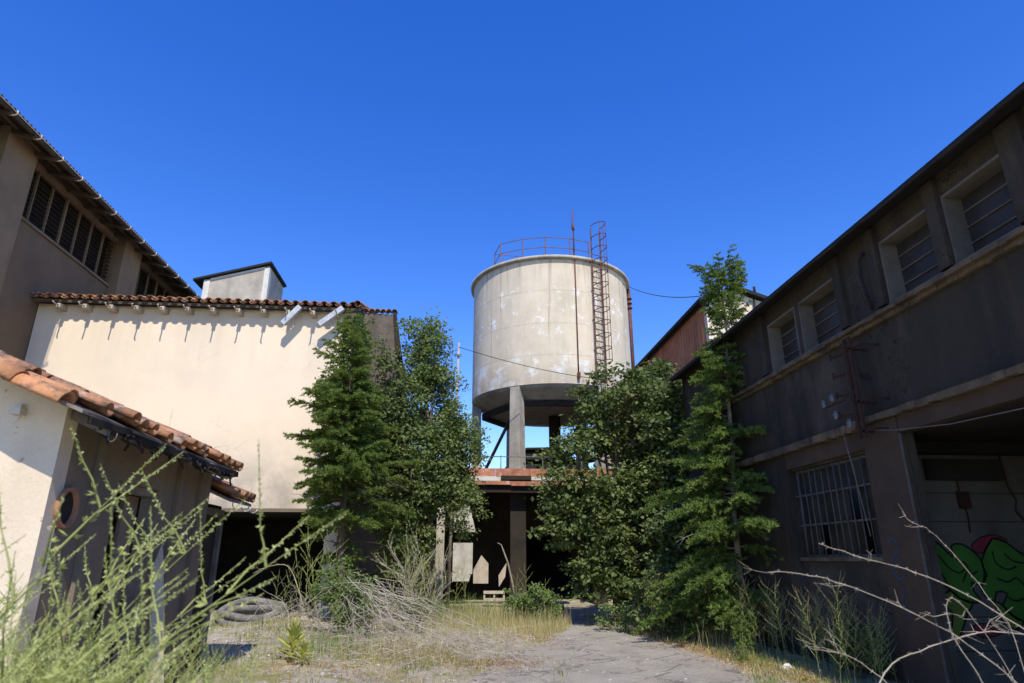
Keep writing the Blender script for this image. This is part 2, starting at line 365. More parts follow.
# ---------------------------------------------------------------- world, sun, camera
EL, AZ = 53.0, 6.0
w = bpy.data.worlds.new('World'); scene.world = w; w.use_nodes = True
nt = w.node_tree; nt.nodes.clear()
bg = nt.nodes.new('ShaderNodeBackground'); wo = nt.nodes.new('ShaderNodeOutputWorld')
sky = nt.nodes.new('ShaderNodeTexSky'); sky.sky_type = 'NISHITA'; sky.sun_disc = False
sky.sun_elevation = math.radians(EL); sky.sun_rotation = math.radians(180-AZ)
sky.altitude = 600; sky.air_density = 1.25; sky.dust_density = 0.15; sky.ozone_density = 4.5
hs = nt.nodes.new('ShaderNodeHueSaturation'); hs.inputs['Saturation'].default_value = 1.33; hs.inputs['Hue'].default_value = 0.522; hs.inputs['Value'].default_value = 2.1
nt.links.new(sky.outputs[0], hs.inputs['Color']); nt.links.new(hs.outputs[0], bg.inputs[0])
bg.inputs[1].default_value = 0.115
nt.links.new(bg.outputs[0], wo.inputs[0])
sl = bpy.data.lights.new('sun', 'SUN'); sl.energy = 5.0; sl.angle = math.radians(0.5); sl.color = (1.0, 0.95, 0.85)
so = bpy.data.objects.new('sun', sl); COL.objects.link(so)
so.rotation_euler = (math.radians(90-EL), 0, math.radians(AZ)); so.location = (3, -20, 30)

cam = bpy.data.cameras.new('camera'); co = bpy.data.objects.new('camera', cam); COL.objects.link(co)
cam.lens = 22.5; cam.sensor_width = 36; cam.clip_end = 2000; cam.clip_start = 0.05
co.location = (0, 0, 1.6); co.rotation_euler = (math.radians(90+18.73), 0, math.radians(-4.737))
cam.dof.use_dof = True; cam.dof.focus_distance = 22; cam.dof.aperture_fstop = 2.4
scene.camera = co
scene.view_settings.view_transform = 'Standard'; scene.view_settings.look = 'None'
scene.view_settings.exposure = 0; scene.view_settings.gamma = 1

# ---------------------------------------------------------------- ground
PATH = [(-1.0, 0.4, 3.9), (4, 0.2, 4.0), (9, 0.0, 4.0), (11, 0.6, 4.4), (12.5, 1.2, 4.35), (14.3, 1.9, 4.05), (16, 2.5, 3.6), (17.5, 2.9, 3.6), (20, 3.0, 3.7), (26, 2.9, 3.9)]
def path_lr(y):
    for a, b in zip(PATH, PATH[1:]):
        if a[0] <= y <= b[0]:
            t = (y-a[0])/(b[0]-a[0]); return a[1]+(b[1]-a[1])*t, a[2]+(b[2]-a[2])*t
    return None
def nz(x, y, s, o=0): return noise.noise((x*s+o, y*s+o*0.7, o))
def hz(x, y):
    if abs(x) > 40 or y > 60 or y < -15: return 0
    h = 0.05*nz(x, y, 0.6, 3)+0.03*nz(x, y, 2.1, 8)
    h += 0.28*math.exp(-((x+3.6)/1.9)**2-((y-14.5)/3.2)**2)
    h += 0.12*math.exp(-((x+2.5)/2)**2-((y-9)/3)**2)
    lr = path_lr(y)
    if lr:
        d = max(lr[0]-x, x-lr[1])
        k = min(1, max(0, (d+0.05)/0.8)); h *= k
    return h
def axis(lo, hi, a, b, st):
    v = [lo, lo/2+a/2]; x = a
    while x <= b: v.append(x); x += st
    return sorted(set(v+[b+10, hi/2+b/2, hi]))
gx = axis(-400, 400, -14, 10, 0.2); gy = axis(-300, 700, -2, 30, 0.2)
mb = MB()
mb.v = [(x, y, hz(x, y)) for y in gy for x in gx]; nx = len(gx)
for j in range(len(gy)-1):
    for i in range(nx-1):
        mb.f.append((j*nx+i, j*nx+i+1, (j+1)*nx+i+1, (j+1)*nx+i)); mb.sm.append(True)
mb.build('ground', ground_mat('dry_ground'), kind='structure')
mb = MB(); rows = []
y = -1.0
while y < 21:
    l, r = path_lr(y)
    l += 0.28*nz(0, y, 1.3, 5)+0.12*nz(0, y, 5, 2); r += 0.16*nz(0, y, 1.6, 9)+0.08*nz(0, y, 6, 4)
    rows.append((l, r, y)); y += 0.12
for l, r, y in rows:
    for k in range(5):
        x = l+(r-l)*k/4
        mb.v.append((x, y, max(hz(x, y), 0)+0.012))
for j in range(len(rows)-1):
    for k in range(4):
        mb.f.append((j*5+k, j*5+k+1, (j+1)*5+k+1, (j+1)*5+k)); mb.sm.append(True)
mb.build('path', ground_mat('worn_asphalt', True), kind='structure')

# ---------------------------------------------------------------- left: tall warehouse
T = thing('tall_warehouse', 'tall brown rendered warehouse with louvred clerestory windows and a wide corrugated eave', 'building', (-13.4, 8, 0))
XW = -13.4
mb = MB(); holes = []
bays = [(10.6, 16.6), (17.9, 23.45), (24.75, 30.4), (31.8, 37.5)]
for a, b in bays: holes.append((a, b, 11.4, 13.28))
mb.wall('x', XW, -0.35, (6, 39), (0, 13.55), holes)
mb.box(-26, -13.75, 6, 6.3, 0, 13.5); mb.box(-26, -13.75, 38.7, 39, 0, 13.5)
mb.build('wall', M['brownwall'], T)
for a, b in ((9.3, 10.6), (16.6, 17.9), (23.45, 24.75), (30.4, 31.8)):
    mb = MB(); mb.box(XW+0.003, XW+0.32, a, b, 0, 13.42); mb.build('pilaster', M['pilbrown'], T)
for a, b in bays:
    mb = MB(); mb.box(XW+0.003, XW+0.07, a, b, 11.32, 11.40); mb.box(XW-0.15, XW+0.06, a, b, 13.2, 13.36)
    fr = mb.build('window', M['greyrender'], T)
    n = 7
    for k in range(1, n):
        yy = a+(b-a)*k/n; wd = 0.07 if k == 3 else 0.035; mb = MB()
        mb.box(XW-0.14, XW-0.06, yy-wd/2, yy+wd/2, 11.4, 13.2)
        mb.build('mullion', M['pilbrown'], fr)
    mb = MB(); z = 11.46
    while z < 13.15:
        mb.prism([(XW-0.20, a, z), (XW-0.195, a, z+0.02), (XW-0.10, a, z-0.04), (XW-0.105, a, z-0.06)], (0, b-a, 0)); z += 0.155
    mb.build('louvre', M['darkconc'], fr)
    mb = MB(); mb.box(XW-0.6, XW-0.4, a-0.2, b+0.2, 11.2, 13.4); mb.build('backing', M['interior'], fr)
# roof: wavy sheet, sloping up to the left
mb = MB(); sl_ = math.tan(math.radians(17)); XE = -12.35; ZE = 13.24
ys = [6 + 0.03*k for k in range(1100)]
for li, xo in ((0, XE), (1, -20.5)):
    for dz in (0.0, 0.025):
        for yy in ys: mb.v.append((xo, yy, ZE+(XE-xo)*sl_+dz+0.032*math.sin(2*PI*yy/0.177)))
N = len(ys)
for k in range(N-1):
    for a, b in ((0, 2), (1, 3), (0, 1)):
        mb.f.append((a*N+k, a*N+k+1, b*N+k+1, b*N+k)); mb.sm.append(a != 0 or b != 1)
mb.build('roof', M['corr'], T)
mb = MB(); mb.box(XE+0.03, XE+0.05, 6, 38.9, ZE-0.085, ZE-0.055); mb.build('eave_board', M['palewood'], T)
mb = MB()
for xx in (XE-0.12, XE-0.55): mb.box(xx-0.04, xx+0.04, 6, 38.9, ZE-0.12+(XE-xx)*sl_, ZE-0.045+(XE-xx)*sl_)
mb.build('purlin', M['darkwood'], T)
yy = 7.0
while yy < 38.8:
    mb = MB(); mb.prism([(XE+0.0, yy, ZE-0.14), (XE-1.0, yy, ZE-0.14+sl_), (XE-1.0, yy, ZE-0.28+sl_), (XE-0.12, yy, ZE-0.2)], (0, 0.11, 0))
    mb.build('rafter', M['darkwood'], T)
    mb = MB(); mb.tube([(XE+0.09, yy+0.05, ZE-0.05), (XE+0.12, yy+0.05, ZE-0.15), (XE+0.02, yy+0.05, ZE-0.2), (XE-0.1, yy+0.05, ZE-0.2)], 0.02, 5)
    mb.build('eave_hook', M['palewood'], T)
    yy += 1.07
mb = MB(); mb.box(XW+0.005, XW+0.05, 15.6, 15.75, 9.6, 10.4); mb.build('sign_plate', M['galv'], T)

# ---------------------------------------------------------------- cream building facing the yard
T = thing('cream_building', 'sunlit cream rendered building with clay tile eave above a wide dark vehicle opening', 'building', (-8.5, 20, 0))
mb = MB(); mb.wall('y', 20.0, 0.3, (-13.38, -3.5), (0, 9.25), [(-9.2, -3.86, -1, 2.92)])
mb.build('wall', M['cream'], T)
mb = MB(); mb.wall('x', -3.503, -0.3, (20.3, 30), (0, 9.25), [])
mb.box(-13.3, -3.6, 29.7, 29.98, 0, 9.2)
mb.build('side_wall', M['greyrender'], T)
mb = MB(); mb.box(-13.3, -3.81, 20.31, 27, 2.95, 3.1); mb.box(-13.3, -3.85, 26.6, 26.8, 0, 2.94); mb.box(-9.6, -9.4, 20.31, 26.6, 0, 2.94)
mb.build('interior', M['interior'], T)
mb = MB(); mb.box(-9.3, -3.8, 19.965, 19.998, 2.9, 3.0); mb.build('lintel', M['greyrender'], T)
# roof plane + tiles at the eave
rs = math.radians(16); ax = Vector((0, math.cos(rs), math.sin(rs)))
mb = MB(); mb.prism([(-13.4, 19.68, 9.27), (-3.42, 19.68, 9.27), (-3.42, 26, 9.27+6.32*math.tan(rs)), (-13.4, 26, 9.27+6.32*math.tan(rs))], (0, 0, 0.03))
mb.build('roof_deck', M['wood'], T)
mb = MB(); k = 0; x = -13.45
while x < -3.42:
    for c in range(5):
        j = U(-0.025, 0.025); o = Vector((x+U(-.012,.012), 19.56+j, 9.34+U(-.012,.012)))+ax*(0.36*c)+Vector((0,0,0.012*c*0))
        mb.tile(o, ax + Vector((U(-.03,.03),0,U(-.01,.01))), (1,0,0), 0.125, 0.10, 0.44, PI*0.95)
        mb.tile(o+Vector((0.15, -0.05, 0.045)), ax, (1,0,0), 0.10, 0.12, 0.44, PI*0.8, flip=-1, seg=4)
    x += 0.30
mb.build('roof_tiles', M['tile'], T)
mb = MB(); mb.box(-13.45, -3.4, 19.66, 19.69, 9.20, 9.265); mb.build('eave_board', M['darkwood'], T)
x = -13.0
for i in range(12):
    xx = -12.6+i*0.775
    mb = MB(); mb.prism([(xx, 19.60, 9.02), (xx, 19.997, 9.0), (xx, 19.997, 9.16), (xx, 19.60, 9.14)], (0.10+U(0,.03), 0, 0)); rt = mb.build('rafter_tail', M['palewood'], T)
    mb = MB(); mb.tube([(xx+0.05, 19.597, 9.08), (xx+0.05, 19.36, 9.05+U(-.03,.02)), (xx+0.06+U(-.03,.03), 19.28, 9.08)], 0.022, 5); mb.build('gutter_hook', M['palewood'], rt)
for xx, tx in ((-5.2, -5.68), (-3.85, -4.55)):
    mb = MB(); a = Vector((xx, 19.62, 9.26)); b = Vector((tx, 19.6, 8.66))
    mb.bar(a, b, 0.16, 0.16)
    mb.build('lamp_arm', M['galv'], T)
mb = MB()
for k in range(12):
    mb.tile(Vector((-3.4, 19.6+0.36*k, 9.42+0.36*k*math.tan(rs))), ax, (1,0,0), 0.12, 0.10, 0.45, PI)
mb.build('verge_tiles', M['tile'], T)

# leaning grey chute beside it
T = thing('timber_chute', 'leaning grey boarded chute against the right end of the cream building, behind the conifer', 'chute', (-2.8, 20.6, 0))
mb = MB(); mb.prism([(-3.38, 20.6, 0), (-1.35, 20.6, 0), (-1.95, 20.6, 7.55), (-2.33, 20.6, 9.45), (-3.38, 20.6, 9.5)], (0, 2.2, 0)); mb.build('casing', M['corr'], T)
mb = MB(); mb.prism([(-1.33, 20.55, 0), (-1.25, 20.55, 0), (-1.9, 20.55, 7.6), (-2.25, 20.55, 9.6), (-2.36, 20.55, 9.6)], (0, 0.06, 0))
mb.build('edge_board', M['darkconc'], T)
mb = MB()
for k in range(6): mb.tile(Vector((-3.25+0.19*k, 20.5, 9.53)), (0,1,0.15), (1,0,0), 0.10, 0.08, 0.5, PI)
mb.build('roof_tiles', M['tile'], T)

# rooftop hut
T = thing('rooftop_hut', 'small pebbledashed rooftop hut with a black monopitch roof above the tiled eave', 'rooftop hut', (-9.7, 26, 9))
mb = MB(); mb.prism([(-10.95, 26, 9.6), (-8.38, 26, 9.6), (-8.38, 26, 13.60), (-10.95, 26, 12.86)], (0, 2.3, 0)); mb.build('wall', M['concrete'], T)
mb = MB(); mb.box(-11.0, -10.75, 25.96, 25.997, 9.6, 12.84); mb.box(-8.56, -8.34, 25.96, 25.997, 9.6, 13.5); mb.box(-8.376, -8.34, 25.997, 26.2, 9.6, 13.5)
mb.prism([(-10.75, 25.97, 12.82), (-8.56, 25.97, 13.45), (-8.56, 25.97, 13.55), (-10.75, 25.97, 12.92)], (0, 0.027, 0))
mb.build('trim', M['white'], T)
mb = MB(); mb.prism([(-11.42, 25.85, 12.76), (-8.28, 25.85, 13.68), (-8.28, 25.85, 13.77), (-11.42, 25.85, 12.85)], (0, 2.6, 0)); mb.build('roof', M['black'], T)

# ---------------------------------------------------------------- near left shed with tile roof
T = thing('lean_to_shed', 'low cream rendered shed with an orange clay tile verge in the left foreground', 'shed', (-5.5, 5.95, 0))
mb = MB(); sp = math.tan(math.radians(23))
def zr(x): return 2.94+(-3.5-x)*sp
mb.prism([(-8.5, 5.93, -0.1), (-3.5, 5.93, -0.1), (-3.5, 5.93, zr(-3.5)), (-8.5, 5.93, zr(-8.5))], (0, 0.2, 0)); mb.build('front_wall', M['creamnear'], T)
mb = MB(); mb.wall('x', -3.503, -0.2, (6.13, 9.45), (-0.1, 2.94), [(7.07, 8.03, -1, 2.36)])
mb.box(-8.5, -3.71, 9.25, 9.44, -0.1, 2.94)
mb.build('side_wall', M['greyrender'], T)
for a, b in ((6.55, 6.62), (8.45, 8.62), (9.15, 9.46)):
    mb = MB(); mb.box(-3.500, -3.45, a, b, 0, 2.76); mb.build('pilaster', M['greyrender'], T)
mb = MB(); mb.box(-3.66, -3.54, 7.072, 7.15, 0, 2.35); mb.box(-3.66, -3.54, 7.95, 8.028, 0, 2.35); mb.box(-3.66, -3.54, 7.15, 7.95, 2.28, 2.355); mb.build('door_frame', M['wood'], T)
mb = MB(); mb.box(-3.72, -3.68, 7.62, 7.94, 0, 2.27); mb.build('door', M['greyrender'], T, 'half open grey door leaf')
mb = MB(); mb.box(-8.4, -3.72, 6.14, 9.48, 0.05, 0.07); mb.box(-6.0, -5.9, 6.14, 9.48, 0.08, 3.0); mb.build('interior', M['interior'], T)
xe = -3.14; ze = zr(xe)+0.0
d = Vector((-math.cos(math.radians(23)), 0, math.sin(math.radians(23))))
mb = MB(); mb.prism([(xe-0.02, 5.56, ze-0.03), (-8.6, 5.56, zr(-8.6)-0.01), (-8.6, 5.56, zr(-8.6)+0.02), (xe-0.02, 5.56, ze)], (0, 4.0, 0)); mb.build('roof_deck', M['wood'], T)
mb = MB(); y = 5.88
while y < 9.5:
    for c in range(13):
        o = Vector((xe+0.05+U(-.05,.03), y+U(-.02,.02), ze+0.045+U(-.025,.025)))+d*(0.40*c)
        if c == 0 and R() < 0.12: continue
        mb.tile(o, d+Vector((0,U(-.05,.05),U(-.01,.01))), (0,1,0), 0.08*U(.9,1.1), 0.066, 0.47, PI*0.95)
        mb.tile(o+Vector((-0.02, 0.105, 0.035)), d, (0,1,0), 0.075, 0.088, 0.47, PI*0.8, flip=-1, seg=4)
    y += 0.21
mb.build('roof_tiles', M['tile'], T)
mb = MB()
for c in range(13):
    o = Vector((xe-0.0, 5.58, ze-0.03))+d*(0.45*c+0.2)
    mb.tile(o, d+Vector((0,U(-.05,.05),U(-.03,.03))), (0,1,0), 0.112, 0.094, 0.53, PI*1.1, seg=12)
mb.build('verge_tiles', M['tileorange'], T)
mb = MB()
for c in range(13):
    o = Vector((xe-0.25, 5.74, ze+0.12))+d*(0.45*c)
    mb.tile(o, d+Vector((0,U(-.02,.02),U(-.01,.01))), (0,1,0), 0.10, 0.082, 0.52, PI, seg=10)
mb.build('upper_verge_tiles', M['tileorange'], T)
mb = MB(); y = 5.7
while y < 9.5:
    l = U(0.3, 0.9); mb.bar((xe-0.02+U(-.03,.03), y, ze-0.06+U(-.03,.02)), (xe-0.02+U(-.03,.03), min(y+l, 9.55), ze-0.06+U(-.03,.02)), 0.03, U(.04,.075)); y += l*0.93
for k in range(60):
    yy = U(5.8, 9.4); mb.bar((xe+U(-.15,.03), yy, ze-0.08), (xe+U(-.1,.09), yy+U(-.25,.25), ze-0.1+U(-.12,.03)), 0.018)
mb.build('rotten_eave_board', M['darkconc'], T)
for k in range(8):
    yy = 6.0+k*0.48
    mb = MB(); mb.prism([(xe-0.03, yy, ze-0.14), (-3.52, yy, ze-0.14+0.36*sp), (-3.52, yy, ze-0.05+0.36*sp), (xe-0.03, yy, ze-0.05)], (0, 0.07, 0)); mb.build('rafter_tail', M['wood'], T)
# clay pipe ring standing out of the side wall
mb = MB(); n = 28; cy, cz, r = 6.20, 2.03, 0.15
for e, rr in ((0, r), (0.045, r), (0.045, r-0.022), (-0.1, r-0.022)):
    for k in range(n): mb.v.append((-3.499+e, cy+rr*math.cos(2*PI*k/n), cz+rr*math.sin(2*PI*k/n)*1.18))
for q in range(3):
    for k in range(n):
        k2 = (k+1) % n; mb.f.append((q*n+k, q*n+k2, (q+1)*n+k2, (q+1)*n+k)); mb.sm.append(q != 1)
ring = mb.build('vent_pipe', M['terracotta'], T)
mb = MB(); mb.poly([(-3.497, cy+(r-0.02)*math.cos(2*PI*k/n), cz+(r-0.02)*math.sin(2*PI*k/n)*1.18) for k in range(n)]); mb.build('pipe_inside', M['darkconc'], ring)
mb = MB(); mb.box(-3.93, -3.84, 5.84, 5.928, 2.80, 2.86); mb.box(-3.915, -3.86, 5.87, 5.928, 2.865, 2.90); mb.build('lamp_box', M['white'], T)
mb = MB(); mb.tube([(-3.86,5.9,2.8),(-3.87,5.88,2.75),(-3.9,5.88,2.72)], 0.006, 5); mb.build('cable_end', M['white'], T)
mb = MB(); mb.tube([(xe+0.02+0.05*math.cos(a/3), 6.0+0.02*a*0.3, ze-0.12-0.07*math.sin(a/3)) for a in range(0, 10)], 0.006, 5); mb.build('wire_hook', M['palecable'], T)

T = thing('low_annex', 'low annex with broken tile eave just past the foreground shed', 'annex', (-4, 10.3, 0))
mb = MB(); mb.box(-8, -3.62, 9.48, 10.5, 0, 2.36); mb.build('wall', M['darkconc'], T)
mb = MB(); mb.box(-3.615, -3.56, 9.5, 9.6, 0, 2.3); mb.box(-3.615, -3.56, 10.38, 10.49, 0, 2.3); mb.box(-3.615, -3.56, 9.6, 10.38, 2.2, 2.3); mb.build('door_frame', M['steel'], T)
mb = MB(); y = 9.62
while y < 10.5:
    for c in range(6):
        o = Vector((-3.15+U(-.05,.03), y, 2.46+U(-.015,.015)))+d*(0.4*c)
        mb.tile(o, d, (0,1,0), 0.095, 0.078, 0.47, PI*0.95); mb.tile(o+Vector((0, 0.105, 0.03)), d, (0,1,0), 0.075, 0.088, 0.47, PI*0.8, flip=-1, seg=4)
    y += 0.21
mb.build('roof_tiles', M['tile'], T)
mb = MB(); mb.prism([(-3.2, 9.56, 2.36), (-8, 9.56, 2.36+4.8*sp), (-8, 9.56, 2.40+4.8*sp), (-3.2, 9.56, 2.40)], (0, 1.0, 0)); mb.build('roof_deck', M['wood'], T)
mb = MB()
for yy in (9.7, 10.1, 10.45):
    mb.tube([(-3.2, yy, 2.36)]+[(-3.13+0.07*math.cos(a), yy, 2.34+0.08*math.sin(a)) for a in (3.6, 4.2, 4.8, 5.4, 6.0)], 0.008, 5)
mb.build('gutter_hook', M['galv'], T)

o = MB(); o.prism([(-3.26, 8.0, -0.02), (-3.1, 8.1, -0.02), (-3.40, 8.2, 1.50), (-3.44, 8.15, 1.78), (-3.47, 8.10, 1.55)], (0.03, -0.03, 0.0))
tag(o.build('leaning_board', M['palewood'], loc=(-3.2, 8.0, 0)), 'pale pointed board leaning on the shed beside its dark doorway', 'board')

# ---------------------------------------------------------------- right building
T = thing('right_workshop', 'long dark rendered workshop in shade with upper windows and a wide open bay', 'building', (6, 8, 0))
XR = 6.0
ups = [(11.4, 10.35), (10.2, 9.06), (7.88, 6.86), (6.62, 5.66), (5.30, 4.35), (4.1, 3.2)]
upw = [(b, a, 4.98, 5.94) for a, b in ups]
low = [(9.05, 11.3, 1.62, 3.08), (3.0, 8.1, -1, 3.22)]
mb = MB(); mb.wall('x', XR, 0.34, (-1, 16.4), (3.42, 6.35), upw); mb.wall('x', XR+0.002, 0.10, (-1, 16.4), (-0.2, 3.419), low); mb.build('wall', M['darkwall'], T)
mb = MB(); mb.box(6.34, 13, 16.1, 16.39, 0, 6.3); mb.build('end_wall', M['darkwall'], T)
for a, b in ups:
    mb = MB()      # pale lining of the opening
    mb.box(XR-0.012, XR+0.24, a-0.03, a-0.001, 5.0, 5.939); mb.box(XR-0.012, XR+0.24, b+0.001, b+0.03, 5.0, 5.939)
    mb.box(XR-0.012, XR+0.24, b+0.03, a-0.03, 5.90, 5.939); mb.box(XR-0.03, XR+0.24, b+0.001, a-0.001, 4.982, 5.0)
    fr = mb.build('window', M['reveal'], T)
    mb = MB(); mb.box(XR+0.242, XR+0.255, b+0.002, a-0.002, 4.99, 5.935); mb.build('pane', M['frosted'], fr)
    mb = MB()
    for z in (5.05, 5.27, 5.49, 5.70): mb.box(XR+0.215, XR+0.2415, b+0.03, a-0.03, z-0.008, z+0.008)
    mb.build('glazing_bar', M['reveal'], fr)
for a, b in ((6.645, 6.84), (5.33, 5.64), (7.92, 8.1), (8.82, 9.0), (4.12, 4.33), (11.5, 11.75), (13.3,13.5)):
    mb = MB(); mb.box(XR-0.07, XR-0.002, a, b, 5.0, 6.2); mb.build('pilaster', M['darkwall'], T)
def ragged(mb, x0, x1, y0, y1, z0, z1, j=0.012, st=0.14):
    y = y0
    while y < y1:
        y2 = min(y+st*U(.6,1.5), y1); mb.box(x0+U(-j,j), x1, y, y2, z0+U(-j,j), z1); y = y2
mb = MB(); ragged(mb, XR-0.13, XR-0.002, -1, 16.4, 4.87, 4.93); ragged(mb, XR-0.06, XR-0.003, -1, 16.4, 4.80, 4.868); mb.build('sill_course', M['ledge'], T)
mb = MB(); ragged(mb, XR-0.17, XR-0.002, -1, 8.95, 3.44, 3.53); ragged(mb, XR-0.15, XR-0.002, 8.95, 16.4, 3.40, 3.52); mb.build('lintel_course', M['ledge'], T)
mb = MB(); mb.box(XR-0.09, XR-0.002, -1, 8.1, 3.215, 3.435); mb.box(XR-0.06, XR-0.002, 8.9, 11.6, 3.12, 3.39)
mb.build('lintel_beam', M['pillar'], T)
mb = MB(); mb.box(XR-0.10, XR-0.002, 8.12, 8.9, -0.1, 3.43); mb.build('pillar', M['pillar'], T, 'rust-stained pillar beside the wide opening')
mb = MB(); mb.box(XR-0.104, XR-0.08, 8.09, 8.112, 0, 3.2); mb.build('door_track', M['barsteel'], T)
mb = MB(); mb.box(XR-0.09, XR-0.004, 11.3, 11.6, -0.1, 3.39); mb.build('pilaster', M['darkwall'], T)
# roof and eave
mb = MB(); mb.prism([(5.68, -1, 6.17), (13, -1, 8.0), (13, -1, 8.08), (5.68, -1, 6.24)], (0, 17.5, 0)); mb.build('roof', M['black'], T)
mb = MB(); ragged(mb, 5.66, 5.695, -1, 16.5, 6.15, 6.185, 0.008, 0.6); mb.build('gutter', M['darkconc'], T)
for k in range(0):
    mb = MB(); yy = -0.5+k*1.02; mb.prism([(5.72, yy, 6.06), (XR-0.003, yy, 6.02), (XR-0.003, yy, 6.23), (5.72, yy, 6.165)], (0, 0.08, 0)); mb.build('rafter_tail', M['darkconc'], T)
# barred lower windows
for (a, b, c, d2) in (low[0],):
    mb = MB(); mb.box(XR+0.10, XR+0.14, a+.002, a+0.05, c+.002, d2-.002); mb.box(XR+0.10, XR+0.14, b-0.05, b-.002, c+.002, d2-.002)
    mb.box(XR+0.10, XR+0.14, a+.05, b-.05, c+.002, c+0.04); mb.box(XR+0.10, XR+0.14, a+.05, b-.05, d2-0.04, d2-.002)
    fr = mb.build('barred_window', M['steel'], T)
    mb = MB(); n = 9
    zz = [c+0.04, c+(d2-c)*0.36, c+(d2-c)*0.70, d2-0.04]
    for k in range(n):
        for q in range(3):
            y0 = a+0.05+(b-a-0.1)*k/n; y1 = y0+(b-a-0.1)/n
            if (k*3+q*5) % 8 == 3 or (k, q) in ((1, 2), (6, 0)): continue
            mb.box(XR+0.118, XR+0.123, y0+.004, y1-.004, zz[q], zz[q+1]-0.004)
    mb.build('pane', M['dirtyglass'], fr)
    for k in range(1, n+3):
        mb = MB(); y0 = a+(b-a)*k/(n+3); mb.tube([(XR+0.03, y0+U(-.012,.012), c+0.003), (XR+0.03+U(-.012,.012), y0+U(-.02,.02), (c+d2)/2), (XR+0.03, y0+U(-.012,.012), d2-0.003)], 0.010, 6); mb.build('bar', M['barsteel'], fr)
    mb = MB()
    for z in zz[1:3]: mb.box(XR+0.045, XR+0.065, a+.003, b-.003, z-0.014, z+0.014)
    mb.build('crossbar', M['barsteel'], fr)
    mb = MB(); mb.box(XR-0.03, XR+0.09, a-0.04, b+0.04, c-0.06, c-0.001); mb.build('sill', M['ledge'], fr)
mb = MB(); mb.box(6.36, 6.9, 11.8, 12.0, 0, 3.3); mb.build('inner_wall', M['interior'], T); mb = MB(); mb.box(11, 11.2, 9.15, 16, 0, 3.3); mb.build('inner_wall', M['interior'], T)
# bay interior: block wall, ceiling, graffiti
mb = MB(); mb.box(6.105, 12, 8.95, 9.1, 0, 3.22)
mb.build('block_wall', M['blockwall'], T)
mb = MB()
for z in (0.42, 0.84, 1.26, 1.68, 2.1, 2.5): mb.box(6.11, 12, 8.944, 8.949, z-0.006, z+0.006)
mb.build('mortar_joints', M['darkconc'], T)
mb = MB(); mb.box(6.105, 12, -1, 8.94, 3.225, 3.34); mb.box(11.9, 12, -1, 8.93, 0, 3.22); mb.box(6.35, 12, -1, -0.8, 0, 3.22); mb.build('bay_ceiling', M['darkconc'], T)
mb = MB(); mb.box(6.11, 12, 8.70, 8.945, 3.05, 3.215); mb.box(6.78, 7.95, 8.86, 8.94, 2.68, 2.98); mb.build('dark_duct', M['interior'], T)
def ribbon(mb, pts, wd, yp, closed=False):
    n = len(pts); rng = range(n if closed else n-1)
    L, Rr = [], []
    for i in range(n):
        a = Vector(pts[(i-1) % n] if closed or i > 0 else pts[i]); b = Vector(pts[(i+1) % n] if closed or i < n-1 else pts[i])
        t = (b-a); t = t.normalized() if t.length else Vector((1,0)); nn = Vector((-t.y, t.x))*wd/2
        p = Vector(pts[i]); L.append(p+nn); Rr.append(p-nn)
    for i in rng:
        j = (i+1) % n
        mb.quad(yp(L[i]), yp(L[j]), yp(Rr[j]), yp(Rr[i]))
def smooth(pts, k=4, closed=True):
    out = []; n = len(pts)
    for i in range(n if closed else n-1):
        p = [Vector(pts[(i+q) % n] if closed else pts[min(max(i+q, 0), n-1)]) for q in (-1, 0, 1, 2)]
        for s in range(k):
            t = s/k
            out.append(0.5*((2*p[1])+(-p[0]+p[2])*t+(2*p[0]-5*p[1]+4*p[2]-p[3])*t*t+(-p[0]+3*p[1]-3*p[2]+p[3])*t**3))
    if not closed: out.append(Vector(pts[-1]))
    return out
def zoomw(p):      # the drawing's own (foreshortened) grid to metres on the block wall
    a, b = p
    x, y, z = [k[0]+k[1]*a+k[2]*b for k in ((260.7514, 0.3107349, 0.008268321),(627.9811, -0.02574944, 0.09977909),(83.81331, 0, -0.295288))]
    return (8.94*x/y, 1.6+8.94*z/y)
GF = {'spraygreen': [[(664, 220), (701, 238), (745, 280), (740, 243), (775, 238), (817, 267), (837, 292), (846, 334), (837, 371), (804, 359), (814, 391), (837, 420), (804, 425), (767, 411), (735, 383), (701, 344), (674, 285)], [(837, 292), (871, 220), (911, 230), (948, 257), (975, 275), (1019, 299), (1093, 324), (1056, 371), (1007, 383), (1032, 433), (975, 485), (935, 464), (906, 433), (921, 396), (884, 391), (879, 420), (846, 402), (837, 371), (854, 336)]],
 'sprayolive': [[(698, 418), (738, 386), (767, 411), (809, 428), (792, 458), (777, 509), (748, 579), (740, 532), (745, 458), (720, 443)], [(879, 423), (906, 435), (935, 466), (972, 487), (945, 513), (906, 482)]],
 'spraypink': [[(804, 243), (837, 215), (879, 208), (916, 223), (911, 233), (871, 220), (849, 260), (822, 267)], [(804, 507), (837, 492), (884, 502), (906, 522), (854, 539), (822, 527)]]}
graf = None
for li, (mn, shapes) in enumerate([('spraypink', GF['spraypink']), ('sprayolive', GF['sprayolive']), ('spraygreen', GF['spraygreen'])]):
    for si, sh in enumerate(shapes):
        mb = MB(); sm = smooth([zoomw(p) for p in sh], 2); yy = 8.940-0.003*li-0.0004*si
        mb.poly([(p[0], yy, p[1]) for p in sm])
        g = mb.build('graffiti' if graf is None else 'painted_patch', M[mn], T if graf is None else graf)
        if graf is None: graf = g; g['label'] = 'green and crimson graffiti lettering outlined in black'
mb = MB()
for mn in GF:
    for sh in GF[mn]: ribbon(mb, smooth([zoomw(p) for p in sh], 2), 0.026 if mn != 'spraypink' else 0.014, lambda q: (q[0], 8.929, q[1]), True)
